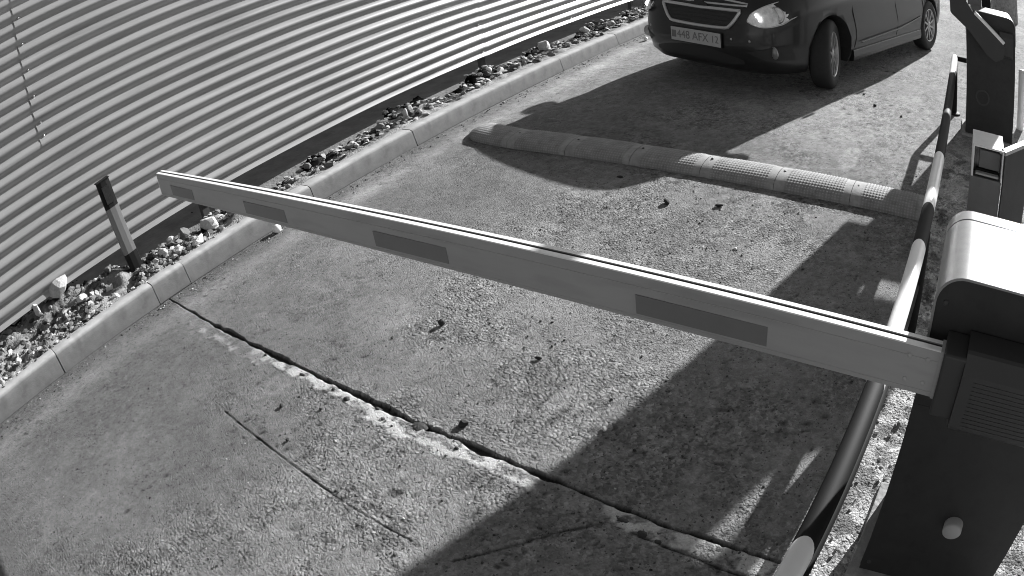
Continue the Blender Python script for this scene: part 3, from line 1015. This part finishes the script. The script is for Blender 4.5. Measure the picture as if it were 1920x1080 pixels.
def cabinet(root, W=.462, D=.340, Ht=1.0):
    """origin: front-left foot; front faces -y"""
    shell(0, W, 0, D - .056, Ht, .80).build('cabinet_cap', mt['capw'], root)
    shell(0, W, D - .047, D, Ht - .001, .80).build('cap_rear_band', mt['capw'], root)
    rounded_panel(.006, W - .006, .02, Ht - .006, .066, .006, .016).build('front_panel', mt['face'], root)
    MB().box(.004, W - .004, .0165, D - .004, .02, .80).build('cabinet_body', mt['face'], root, bevel=.004)
    rounded_panel(.0075, W - .0075, .80, Ht - .0075, .064, .0165, D - .006).build('cabinet_inner', mt['groove'], root)
    MB().box(-.03, W + .03, -.03, D + .03, -.01, .02).build('base_plate', mt['concrete'], root, bevel=.004)


b1 = empty('barrier_gate', (-0.018, 1.268, 0))
tag(b1, 'near road barrier: dark cabinet with white metal cap and white boom lowered across the lane', 'barrier', 'barrier gates beside the lane')
cabinet(b1, .465, .335, 1.0)
ox, oy = -0.018, 1.268
# key knob
kn = MB().lathe([(0.0, .030), (.026, .030), (.0305, .026), (.0305, -.002)], 28,
                M4=Matrix.Translation((.240, 0.006, .300)) @ Matrix.Rotation(PI / 2, 4, 'X'))
kn.build('release_knob', mt['grey'], b1)
for (sx_, sz_) in ((.030, .93), (.435, .93), (.030, .06), (.435, .06)):
    MB().lathe([(.0, .003), (.006, .003), (.008, .0), (.008, -.003)], 12,
               M4=Matrix.Translation((sx_, .006, sz_)) @ Matrix.Rotation(PI / 2, 4, 'X')).build('panel_screw', mt['plastic'], b1)
MB().box(.012, .453, .0052, .0062, .655, .6575).build('panel_seam', mt['groove'], b1)
# hub cover with ribs (in front of the cabinet)
hx0, hx1 = .105, .455
hz0, hz1 = .690, .885
m = MB()
prof = [(-.100, hz0 + .014), (-.088, hz0), (0.004, hz0), (0.004, hz1), (-.070, hz1), (-.078, hz1 - .004), (-.100, hz1 - .040)]
m.prism(prof, 'x', hx0, hx1)
hub = m.build('hub_cover', mt['plastic'], b1, bevel=.006, bseg=3)
rb = MB()
for k in range(12):
    z = hz0 + .022 + k * .0105
    rb.box(hx0 + .03, hx1 - .02, -.1009, -.0995, z, z + .0045)
rb.build('cooling_ribs', mt['plastic'], b1)
MB().box(.050, hx0 + .004, -.088, .004, .712, .872).build('arm_holder', mt['plastic'], b1, bevel=.006, bseg=3)
# boom: hollow aluminium section with a dark slot along its top
by0, by1 = -.068, -.027
BZ0, BZ1 = .745, .862
sec = [(by0, BZ0), (by1, BZ0), (by1, BZ1 - .002), (by1 - .002, BZ1), (by1 - .0145, BZ1), (by1 - .0145, BZ1 - .007),
       (by0 + .0165, BZ1 - .007), (by0 + .0165, BZ1), (by0 + .002, BZ1), (by0, BZ1 - .002)]
bl = 3.225
m = MB()
N = len(sec); nst = 24
vs = []
for i in range(nst + 1):
    t = i / nst; x = .050 - bl * t
    for (y, z) in sec:
        vs.append((x, y + .022 * t, z + 0.004 * math.sin(PI * t)))
fs = [(i * N + k, i * N + (k + 1) % N, (i + 1) * N + (k + 1) % N, (i + 1) * N + k) for i in range(nst) for k in range(N)]
fs += [(0, 1, 2, 3, 4, 5, 6, 7, 8, 9), tuple(nst * N + k for k in range(N))[::-1]]
m.add(vs, fs, 0)
m.m = [1 if (q < nst * N and (q % N) in (3, 7, 8, 2)) else 0 for q in range(len(fs))]  # white top faces over grey sides: sunlit and shaded contrast put into colour
boom = m.build('boom', [mt['alu'], mt['white']], b1)
g_ = MB()
vs = []
for i in range(nst + 1):
    t = i / nst; x = .049 - bl * t
    for (y, z) in ((by0 + .0168, BZ1 - .0068), (by1 - .0148, BZ1 - .0068), (by1 - .0148, BZ1 - .003), (by0 + .0168, BZ1 - .003)):
        vs.append((x, y + .022 * t, z + 0.004 * math.sin(PI * t)))
fs = [(i * 4 + k, i * 4 + (k + 1) % 4, (i + 1) * 4 + (k + 1) % 4, (i + 1) * 4 + k) for i in range(nst) for k in range(4)]
g_.add(vs, fs, 0)
g_.build('slot_strip', mt['groove'], boom)
for (xa, xb) in ((-.71, -.385), (-1.572, -1.28), (-2.33, -2.045), (-3.04, -2.80)):
    xa -= ox; xb -= ox
    t = (.050 - (xa + xb) / 2) / bl
    yo = .022 * t
    zo = 0.004 * math.sin(PI * t)
    s_ = MB().prism([(xa, .762 + zo), (xb, .762 + zo), (xb, .812 + zo), (xa, .812 + zo)], 'y', by0 + yo - .0018, by0 + yo + .001)
    s_.build('reflective_sticker', mt['sticker'], boom)
for xb_ in (.015, -.03):
    for zb_ in (.775, .835):
        MB().lathe([(.0, .0025), (.005, .0025), (.0065, .0), (.0065, -.002)], 10,
                   M4=Matrix.Translation((xb_, by0 + .0004, zb_)) @ Matrix.Rotation(PI / 2, 4, 'X')).build('boom_screw', mt['grey'], boom)
# end plug and thin extrusion lines
MB().box(.050 - bl - .006, .050 - bl - .0002, by0 + .022, by1 + .022, BZ0, BZ1 - .004).build('end_plug', mt['white'], boom, bevel=.0015)
MB().box(.042, .052, by0 - .002, by1 + .002, BZ0 - .002, BZ1 + .0015).build('boom_collar', mt['grey'], boom)
for z in (.835, .756):
    MB().box(.048 - bl, .049, by0 - .0006, by0 + .001, z, z + .0012).build('extrusion_line', mt['grey'], boom).rotation_euler = (0, 0, -.022 / bl)

b2 = empty('barrier_gate', (0.035, 5.30, 0))
tag(b2, 'far road barrier with dark cabinet and boom raised upright on a slanted holder', 'barrier', 'barrier gates beside the lane')
cabinet(b2, .450, .335, 1.015)
o2 = 0.035
m = MB()
pl = [(-.130, 3.6), (-.130, .975), (-.118, .962), (.02, .865), (.20, .70), (.28, .67), (.335, .72), (.345, .80), (.330, .815), (.078, .998), (.020, 1.07), (.020, 3.6)]
m.prism([(-.127, 1.30), (-.127, .975), (-.115, .958), (.02, .862), (.18, .70), (.26, .66), (.325, .70), (.345, .775), (.328, .812), (.075, 1.000), (.017, 1.07), (.017, 1.30)], 'y', -.100, -.030)
arm = m.build('arm_holder', mt['plastic'], b2, bevel=.004)
MB().prism([(.092, 1.014), (.074, .996), (.326, .810), (.345, .828)], 'y', -.102, -.028).build('holder_edge_strip', mt['white'], b2)  # sunlit top face of the dark holder, painted as a white strip
MB().box(-.118, -.001, -.085, -.045, 1.301, 4.4).build('boom', mt['alu'], b2)
MB().lathe([(.05, .0), (.058, .004), (.066, .0)], 32, M4=Matrix.Translation((.150, .004, .33)) @ Matrix.Rotation(PI / 2, 4, 'X')).build('emblem_ring', mt['plastic'], b2)
MB().lathe([(.0, .03), (.06, .03), (.07, .02), (.07, -.03)], 32, M4=Matrix.Translation((.262, -.002, .74)) @ Matrix.Rotation(PI / 2, 4, 'X')).build('hub', mt['plastic'], b2)
MB().prism([(-.045, .72), (-.03, .70), (.0, .70), (.0, .90), (-.03, .90), (-.045, .86)], 'x', .30, .42).build('hub_cover', mt['plastic'], b2, bevel=.006)

# ------------------------------------------------------------------ control box between the barriers
UY, UZ = 3.50, .540
cb = empty('control_box', (0.078, UY, 0))
tag(cb, 'low metal control box with pale hood and recessed window, its dark door standing open', 'control box')
W, D = .195, .26
m = MB()
m.box(0, .010, 0, D, 0, UZ)
m.box(.010, W, .012, D, 0, UZ - .010)
m.box(0.0, W, 0, D, UZ - .0098, UZ)
m = MB()
m.prism([(0, 0), (W, 0), (W, .362), (0, .362)], 'y', 0.012, D)
m.build('box_body', mt['midgrey'], cb, bevel=.003)
hd = MB()
hd.box(0, .012, 0, D, .365, UZ - .0105)
hd.box(W - .008, W, 0, D, .365, UZ - .0105)
hd.box(0, W, 0, D, UZ - .010, UZ)
hd.box(.0125, W - .0085, .10, D, .3635, UZ - .0105)
hd.build('hood', mt['white'], cb, bevel=.002)
MB().box(.013, W - .009, .085, .099, .366, UZ - .012).build('window', mt['glass'], cb)
MB().box(.045, W - .015, .060, .084, .40, .50).build('reader_unit', mt['midgrey'], cb, bevel=.004)
MB().box(.028, W - .02, .02, .055, .372, .384).build('reader_shelf', mt['grey'], cb, bevel=.002)
dr = MB().box(0, .36, -.010, .0, .02, UZ - .022).build('door', mt['face'], cb)
dr.location = (W + .002, .0, 0)
dr.rotation_euler = (0, 0, math.radians(58))
fl = MB()
fl.box(0, .36, -.0105, .030, UZ - .021, UZ)
fl = fl.build('door_flange', mt['grey'], dr)

# ------------------------------------------------------------------ pillar, added shade board, post, box behind the far barrier
pr = MB()
rs = random.Random(3)
N = 28; lev = 40
vs = []
for j in range(lev + 1):
    z = 0.95 * j / lev
    for k in range(N):
        a = 2 * PI * k / N
        r = .290 - .012 * j / lev + rs.uniform(-.004, .004)
        vs.append((r * math.cos(a), r * math.sin(a), z))
pr.add(vs, [(j * N + k, j * N + (k + 1) % N, (j + 1) * N + (k + 1) % N, (j + 1) * N + k) for j in range(lev) for k in range(N)], 0, True)
pr.add(vs[-N:], [tuple(range(N))], 0)
o = pr.build('concrete_bollard', mt['concrete'], loc=(0.93, 12.7, 0))
tag(o, 'stout rough concrete bollard standing on the apron behind the far barrier cabinet', 'bollard')
# unseen board on a slim post, added behind the far cabinet to shade the lane
bd = empty('sign_board', (0, 5.93, 0))
tag(bd, 'plain board on a slim post above the far barrier, shading the lane', 'board')
L0, R0, z0, z1 = -.058, .745, 1.21, 2.75
def brd(x0, x1, za, zb):
    MB().box(x0, x1, -.012, .012, za, zb).build('board_panel', mt['midgrey'], bd)
brd(L0, .20, z0, z1); brd(.201, .545, 1.34, z1)
brd(.546, .604, 1.34, 1.83); brd(.546, .604, 1.99, z1)  # gaps shaped to let slivers of sun through the added board
brd(.605, .655, 1.34, 1.765); brd(.605, .655, 1.855, z1)
brd(.656, R0, 1.34, z1)
brd(L0, .20, 1.065, z0 - .001)
MB().box(.07, .205, .0125, .06, .915, 1.4).build('cable_duct', mt['midgrey'], bd, bevel=.004)
MB().box(.210, .300, .0125, .09, .915, 1.4).build('junction_box', mt['black'], bd, bevel=.004)
MB().tube([(.25, .04, 0), (.25, .04, 2.7)], .022, 12).build('board_post', mt['fdark'], bd)
for z in (1.5, 2.5):
    MB().box(L0 + .05, R0 - .02, .0125, .035, z, z + .05).build('board_bracket', mt['fdark'], bd)

# ================================================================== CAR
HD = math.radians(17.5)
hv = Vector((math.sin(HD), math.cos(HD), 0)); sv = Vector((math.cos(HD), -math.sin(HD), 0))
CO = Vector((-1.317, 5.835, 0)) - hv * .86 - sv * .80 + sv * .06
car = empty('parked_car', CO, 0)
# local frame: x = car's left (photo right), y = backwards, z up
car.rotation_euler = (0, 0, -HD)
tag(car, 'dark saloon car facing the barrier, front wheels turned, at the top of the frame', 'car')
NP = 5.0
CL = 4.48


def lerp(a, b, t): return a + (b - a) * t


def interp(x, tab):
    if x <= tab[0][0]: return tab[0][1]
    for (a, fa), (b, fb) in zip(tab, tab[1:]):
        if x <= b:
            t = (x - a) / (b - a)
            return fa + (fb - fa) * t
    return tab[-1][1]


W_T = [(0, .800), (.08, .835), (.3, .862), (.55, .866), (.8, .850), (1, .815)]
U0_T = [(0, .085), (.10, .020), (.35, .0), (.6, .02), (.8, .06), (1, .16)]
U1_T = [(0, 4.38), (.15, 4.46), (.5, 4.48), (.8, 4.44), (1, 4.36)]
ZSH = [(0, .835), (.16, .87), (.4, .915), (.8, .955), (1.2, .985), (2.5, .985), (3.7, 1.01), (4.3, 1.0), (4.48, .97)]
ZB = [(0, .215), (.5, .20), (.9, .19), (3.9, .20), (4.48, .24)]


def contour(t, n=220):
    w_, u0, u1 = interp(t, W_T), interp(t, U0_T), interp(t, U1_T)
    uc, l = (u0 + u1) / 2, (u1 - u0) / 2
    th = np.linspace(0, 2 * PI, 6001)
    c, s = np.cos(th), np.sin(th)
    uu = uc - l * np.sign(c) * np.abs(c) ** (2 / NP)
    vv = w_ * np.sign(s) * np.abs(s) ** (2 / NP)
    vv = vv * np.where(uu > uc, 1.0, 1.0)
    seg = np.hypot(np.diff(uu), np.diff(vv)); cum = np.concatenate([[0], np.cumsum(seg)])
    q = np.linspace(0, cum[-1], n + 1)[:-1]
    return np.interp(q, cum, uu), np.interp(q, cum, vv)


def front_u(v, z):
    zs = .85
    t = min(max((z - .21) / (zs - .21), 0), 1)
    w_, u0, u1 = interp(t, W_T), interp(t, U0_T), interp(t, U1_T)
    uc, l = (u0 + u1) / 2, (u1 - u0) / 2
    q = min(abs(v) / w_, .999)
    return uc - l * (1 - q ** NP) ** (1 / NP)


ts = [0, .03, .1, .2, .3, .4, .5, .6, .7, .78, .84, .9, .95, 1.0]
NC = 220
V = []; 
for t in ts:
    uu, vv = contour(t, NC)
    for u, v in zip(uu, vv):
        z = lerp(interp(u, ZB), interp(u, ZSH), t)
        # waist crease on the flanks
        q = math.exp(-((t - .70) / .06) ** 2) * .010
        V.append((v * (1 + q), u, z))
uu, vv = contour(1.0, NC)
for s in (.93, .82, .66, .48, .3, .12):
    for u, v in zip(uu, vv):
        cr = .035 if u < 1.3 or u > 3.6 else .02
        V.append((v * s, u, interp(u, ZSH) + cr * (1 - s * s) * min(1, (u - .1) / .4)))
nr = len(ts) + 6
F = [(i * NC + k, i * NC + (k + 1) % NC, (i + 1) * NC + (k + 1) % NC, (i + 1) * NC + k) for i in range(nr - 1) for k in range(NC)]
F.append(tuple(range(NC))[::-1])
F.append(tuple((nr - 1) * NC + k for k in range(NC)))
bm_ = MB(); bm_.add(V, F, 0, True)
body = bm_.build('body', [mt['car'], mt['carpl']], car)
bpy.context.view_layer.update()
# wheel arches
for (wy, side) in ((.86, 1), (.86, -1), (3.48, 1), (3.48, -1)):
    c = MB().lathe([(0.0001, -.18), (.352, -.18), (.352, .18), (0.0001, .18)], 48, smooth=False,
                   M4=Matrix.Translation((side * .78, wy, .315)) @ Matrix.Rotation(PI / 2, 4, 'Y'))
    co = c.build('arch_cut', mt['carpl'], car)
    bpy.context.view_layer.update()
    bo = body.modifiers.new('arch', 'BOOLEAN'); bo.operation = 'DIFFERENCE'; bo.object = co; bo.solver = 'EXACT'
    try: bo.material_mode = 'TRANSFER'
    except Exception: pass
    bpy.context.view_layer.update()
    dg = bpy.context.evaluated_depsgraph_get()
    me = bpy.data.meshes.new_from_object(body.evaluated_get(dg))
    body.modifiers.clear()
    body.data = me
    bpy.data.objects.remove(co)
body.data.name = 'body'

# greenhouse
gh = []
NG = 120
def gcontour(u0, u1, w_, n=NG, p=4.0):
    uc, l = (u0 + u1) / 2, (u1 - u0) / 2
    th = np.linspace(0, 2 * PI, 4001); c, s = np.cos(th), np.sin(th)
    a = uc - l * np.sign(c) * np.abs(c) ** (2 / p); b = w_ * np.sign(s) * np.abs(s) ** (2 / p)
    seg = np.hypot(np.diff(a), np.diff(b)); cum = np.concatenate([[0], np.cumsum(seg)])
    q = np.linspace(0, cum[-1], n + 1)[:-1]
    return np.interp(q, cum, a), np.interp(q, cum, b)
lev = [(0.95, 1.10, 3.95, .765), (1.05, 1.27, 3.82, .745), (1.2, 1.52, 3.62, .70), (1.33, 1.76, 3.42, .655), (1.40, 1.92, 3.30, .62)]
V = []
for (z, a, b, w_) in lev:
    A_, B_ = gcontour(a, b, w_)
    V += [(v, u, z) for u, v in zip(A_, B_)]
F = [(i * NG + k, i * NG + (k + 1) % NG, (i + 1) * NG + (k + 1) % NG, (i + 1) * NG + k) for i in range(len(lev) - 1) for k in range(NG)]
m = MB(); m.add(V, F, 0, True)
m.build('window_glass', mt['glass'], car)
V = []
A_, B_ = gcontour(1.90, 3.32, .63)
for (s, z) in ((1.0, 1.395), (.99, 1.425), (.95, 1.452), (.85, 1.475), (.6, 1.495), (.3, 1.505), (.05, 1.508)):
    V += [(v * s, 2.61 + (u - 2.61) * s, z) for u, v in zip(A_, B_)]
F = [(i * NG + k, i * NG + (k + 1) % NG, (i + 1) * NG + (k + 1) % NG, (i + 1) * NG + k) for i in range(6) for k in range(NG)]
F.append(tuple(6 * NG + k for k in range(NG)))
m = MB(); m.add(V, F, 0, True)
m.build('roof', mt['car'], car)
for sd in (1, -1):
    for (p, q, r) in (((.70, 1.17, .95), (.60, 1.98, 1.41), .034), ((.772, 2.30, .95), (.64, 2.36, 1.42), .034), ((.74, 3.88, .96), (.60, 3.22, 1.42), .06)):
        MB().tube([(sd * p[0], p[1], p[2]), (sd * (p[0] + q[0]) / 2 * 1.01, (p[1] + q[1]) / 2, (p[2] + q[2]) / 2), (sd * q[0], q[1], q[2])], r, 10).build('pillar', mt['car'], car)
    # door mirror
    mm = MB()
    mm.lathe([(.0001, -.085), (.05, -.075), (.068, -.03), (.07, .02), (.062, .06), (.0001, .075)], 18,
             M4=Matrix.Translation((sd * .945, 1.40, 1.02)) @ Matrix.Rotation(PI / 2, 4, 'Y') @ Matrix.Diagonal((1, .75, 1, 1)))
    mm.tube([(sd * .80, 1.38, .97), (sd * .90, 1.39, 1.0)], .022, 8)
    mm.build('door_mirror', mt['car'], car)


# features that follow the front surface
def on_front(pts, off):
    return [(v, front_u(v, z) - off, z) for v, z in pts]


def patch(outline, off, name, mat, parent, nsub=14, back=.02):
    """filled patch following the fascia; outline given as upper and lower curves sampled over v"""
    up_, lo_ = outline
    m = MB(); n = len(up_); R_ = 7
    vs = []
    for j in range(R_):
        t = j / (R_ - 1)
        for a, b in zip(lo_, up_):
            v = a[0] + (b[0] - a[0]) * t; z = a[1] + (b[1] - a[1]) * t
            vs.append((v, front_u(v, z) - off, z))
    fs = [(j * n + i, j * n + i + 1, (j + 1) * n + i + 1, (j + 1) * n + i) for j in range(R_ - 1) for i in range(n - 1)]
    m.add(vs, fs, 0, True)
    return m.build(name, mat, parent)


def strip_on_front(curve, wd, off, name, mat, parent, closed=False, thick=.010):
    P = [(v, front_u(v, z) - off, z) for v, z in curve]
    m = MB()
    if closed: P = P + [P[0]]
    m.tube(P, wd, 8, 0, caps=not closed)
    return m.build(name, mat, parent)


def lowg(k, n=24):
    """lower grille outline (v,z)"""
    up_, lo_ = [], []
    for i in range(n + 1):
        v = -.40 + .80 * i / n
        q = abs(v) / .40; v += .035
        ztop = .716 + .010 * q
        zbot = .566 + .02 * q ** 2 + .13 * max(0, (q - .72) / .28) ** 1.5
        up_.append((v, ztop)); lo_.append((v, min(zbot, ztop - .004)))
    return up_, lo_


up_, lo_ = lowg(0)
patch((up_, lo_), .007, 'lower_grille', mt['carpl'], car)
ring = lo_ + up_[::-1]
strip_on_front(ring, .0145, .010, 'lower_grille_chrome', mt['chrome'], car, closed=True)
gm = MB()
for z in (.60, .63, .66, .69):
    wv = .30 + (z - .6) * .8
    gm.tube([(v, front_u(v, z) - .006, z) for v in np.linspace(-wv, wv, 15)], .0035, 6)
gm.build('grille_mesh', mt['carpl'], car)
u2, l2 = [], []
for i in range(25):
    v = -.44 + .88 * i / 24; q = abs(v) / .44; v += .035
    l2.append((v, .752 + .012 * q)); u2.append((v, .800 - .02 * q ** 2 + .0))
patch((u2, l2), .009, 'upper_grille', mt['carpl'], car)
strip_on_front(l2 + u2[::-1], .010, .007, 'upper_grille_chrome', mt['chrome'], car, closed=True)
# bow-tie shaped emblem on the bar between the grilles
em = MB()
bt = [(-.085, .722), (-.060, .722), (-.045, .706), (.030, .706), (.045, .722), (.085, .722), (.060, .756), (.045, .756), (.030, .772), (-.045, .772), (-.060, .756), (-.095, .756)]
fu = front_u(0, .74)
em.prism(bt, 'y', fu - .024, fu - .005)
em.build('emblem', mt['carpl'], car, bevel=.003).location.x = .035
# number plate
plt = MB().box(-.262, .262, -.008, 0, -.058, .058).build('number_plate', mt['plate'], car, bevel=.003)
plt.location = (.01, -.012, .466)
plt.rotation_euler = (-.06, 0, 0)
fm = MB()
fm.box(-.268, .268, .001, .008, -.064, .064)
fm.build('plate_frame', mt['carpl'], plt)
def text_mesh(s, size, loc, parent, name='plate_text'):
    cu = bpy.data.curves.new(name, 'FONT'); cu.body = s; cu.size = size; cu.extrude = .0006; cu.align_x = 'CENTER'; cu.align_y = 'CENTER'
    to = bpy.data.objects.new(name + '_tmp', cu); COL.objects.link(to)
    bpy.context.view_layer.update()
    me = bpy.data.meshes.new_from_object(to.evaluated_get(bpy.context.evaluated_depsgraph_get()))
    bpy.data.objects.remove(to)
    me.materials.clear(); me.materials.append(mt['ink'])
    ob = bpy.data.objects.new(name, me); COL.objects.link(ob); ob.parent = parent
    ob.location = loc; ob.rotation_euler = (PI / 2, 0, 0)
    return ob
t1 = text_mesh('448', .098, (-.125, -.0092, 0), plt)
t2 = text_mesh('AFX', .098, (.055, -.0092, 0), plt)
t3 = text_mesh('12', .085, (.205, -.0092, 0), plt)
for t_ in (t1, t2, t3): t_.scale = (.95, 1.0, 1.0)
MB().box(-.252, -.205, -.0092, -.0082, -.03, .03).build('plate_flag', mt['midgrey'], plt)
# headlights
for sd in (1, -1):
    n = 20
    u_, l_ = [], []
    for i in range(n + 1):
        t = i / n
        v = .515 + .300 * t
        u_.append((sd * v, .665 + .205 * t ** .55))
        l_.append((sd * v, .650 - .038 * math.sin(PI * min(1, t * 1.25)) + .42 * max(0, t - .72) ** 1.15))
    hb = patch((u_, l_), .030, 'headlight', mt['reflector'], car)
    ring = l_ + u_[::-1]
    strip_on_front(ring, .005, .030, 'headlight_rim', mt['chrome'], hb, closed=True)
    cx, cz = .700, .712
    lu = front_u(cx, cz)
    MB().lathe([(.0001, .004), (.03, .004), (.045, .010), (.062, .002), (.070, .016), (.062, .018)], 28,
               M4=Matrix.Translation((sd * cx, lu - .031, cz)) @ Matrix.Rotation(PI / 2, 4, 'X')).build('lamp_bowl', mt['rim'], hb)
    cx, cz = .602, .676
    MB().lathe([(.0001, .002), (.010, .006), (.018, .010), (.02, .004)], 20,
               M4=Matrix.Translation((sd * cx, front_u(cx, cz) - .031, cz)) @ Matrix.Rotation(PI / 2, 4, 'X')).build('position_lamp', mt['bulb'], hb)
    MB().lathe([(.0001, .002), (.010, .005), (.016, .008), (.018, .003)], 16,
               M4=Matrix.Translation((sd * .578, front_u(.578, .704) - .031, .704)) @ Matrix.Rotation(PI / 2, 4, 'X')).build('position_lamp', mt['bulb'], hb)
    # dark bezel round the fog lamp
    bu_, bl_ = [], []
    for i in range(9):
        t = i / 8
        bu_.append((sd * (.50 + .26 * t), .40 + .065 * t)); bl_.append((sd * (.50 + .26 * t), .395 - .06 * min(1, t * 2)))
    patch((bu_, bl_), .004, 'fog_bezel', mt['carpl'], car)
    # fog lamp
    fz, fv = .405, .675
    fu = front_u(fv, fz)
    MB().lathe([(.0001, .010), (.03, .008), (.042, .0), (.048, .004), (.052, -.006)], 24,
               M4=Matrix.Translation((sd * fv, fu - .006, fz)) @ Matrix.Rotation(-sd * .25, 4, 'Z') @ Matrix.Rotation(PI / 2, 4, 'X')).build('fog_lamp', mt['rim'], car)
# lower intake
u3, l3 = [], []
for i in range(25):
    v = -.46 + .92 * i / 24; q = abs(v) / .46
    l3.append((v, .265 + .03 * q ** 3)); u3.append((v, .385 - .06 * q ** 2))
patch((u3, l3), .003, 'lower_intake', mt['carpl'], car)
# parking sensor dots
for v in (-.55, .36, .52):
    MB().lathe([(.0001, .003), (.009, .003), (.011, -.002)], 12, M4=Matrix.Translation((v, front_u(v, .49) - .003, .49)) @ Matrix.Rotation(PI / 2, 4, 'X')).build('parking_sensor', mt['grey'], car)
# sills and door seams on both sides
for sd in (1, -1):
    m = MB()
    m.prism([(sd * .80, .185), (sd * .846, .195), (sd * .858, .24), (sd * .853, .30), (sd * .80, .30)], 'y', 1.24, 3.10)
    m.build('sill', mt['car'], car, bevel=.006)
    for y in (1.28, 2.33, 3.20):
        pts_ = []
        for k in range(9):
            t = .16 + .8 * k / 8
            z = lerp(.195, .985, t)
            pts_.append((sd * (interp(t, W_T) - .0005), y + .03 * math.sin(k), z))
        MB().tube(pts_, .0045, 6).build('door_seam', mt['carpl'], car)
    for y in (2.12, 3.05):
        MB().box(sd * .855, sd * .885, y - .09, y + .07, .83, .855).build('door_handle', mt['car'], car, bevel=.008)
    MB().tube([(sd * .868, 1.4, .36), (sd * .872, 2.4, .39), (sd * .868, 3.1, .46)], .006, 8).build('door_crease', mt['car'], car)
# tail lights, rear plate (seen only from other places)
for sd in (1, -1):
    MB().box(sd * .55, sd * .78, 4.33, 4.41, .78, .93).build('tail_light', mt['glass'], car, bevel=.02)

# wheels
def make_wheel(r=.310, wdt=.19):
    root = bpy.data.objects.new('wheel', None); COL.objects.link(root)
    t_ = MB()
    h = wdt / 2
    t_.lathe([(.200, -h + .012), (.215, -h), (.27, -h - .002), (.295, -h + .012), (.306, -h + .03), (r, -h + .05), (r, h - .05), (.306, h - .03), (.295, h - .012), (.27, h + .002), (.215, h), (.200, h - .012), (.196, 0), (.200, -h + .012)], 56)
    # tread blocks
    return root, t_


wm = {}
def wheel(x, y, steer, side):
    rim_r = .200
    me = bpy.data.objects.new('wheel', None)
    COL.objects.link(me); me.parent = car
    me.location = (x, y, .310)
    me.rotation_euler = (0, 0, steer)
    R_ = Matrix.Rotation(PI / 2 * side, 4, 'Y')           # wheel axis along x, outer side = +h
    h = .095
    if 'tyre' not in wm:
        t_ = MB().lathe([(.196, -h + .012), (.215, -h), (.27, -h - .002), (.295, -h + .012), (.305, -h + .028), (.310, -h + .05), (.310, h - .05), (.305, h - .028), (.295, h - .012), (.27, h + .002), (.215, h), (.196, h - .012)], 56)
        for gz in (-.035, -.012, .012, .035):
            pass
        o = t_.build('tyre', mt['tyre']); wm['tyre'] = o
        rm = MB().lathe([(.196, -h + .02), (.203, h - .008), (.196, h - .004), (.186, h - .014), (.180, -.02), (.178, -h + .02)], 48)
        for k in range(10):
            a = 2 * PI * k / 10
            ca, sa = math.cos(a), math.sin(a)
            vs = []
            for (rr, hw, z) in ((.040, .013, h - .018), (.185, .011, h - .012)):
                for sgn in (-1, 1):
                    vs.append((rr * ca - sgn * hw * sa, rr * sa + sgn * hw * ca, z))
                for sgn in (-1, 1):
                    vs.append((rr * ca - sgn * hw * sa, rr * sa + sgn * hw * ca, z - .022))
            rm.add(vs, [(0, 4, 5, 1), (0, 2, 6, 4), (1, 5, 7, 3), (2, 3, 7, 6)], 0)
        rm.lathe([(.0001, h - .012), (.03, h - .012), (.044, h - .018), (.048, h - .04)], 24)
        wm['rim'] = rm.build('rim', mt['rim'])
        bk = MB().lathe([(.0001, .0), (.178, .0)], 40)
        wm['brake_disc'] = bk.build('brake_disc', mt['fdark'])
        parts = [wm['tyre'], wm['rim'], wm['brake_disc']]
    else:
        parts = []
        for kx in ('tyre', 'rim', 'brake_disc'):
            c = wm[kx].copy(); COL.objects.link(c); parts.append(c)
    for p in parts:
        p.parent = me
        p.matrix_local = R_
    return me


wheel(.750, .860, math.radians(18), 1)
wheel(-.750, .860, math.radians(18), -1)
wheel(.750, 3.480, 0, 1)
wheel(-.750, 3.480, 0, -1)
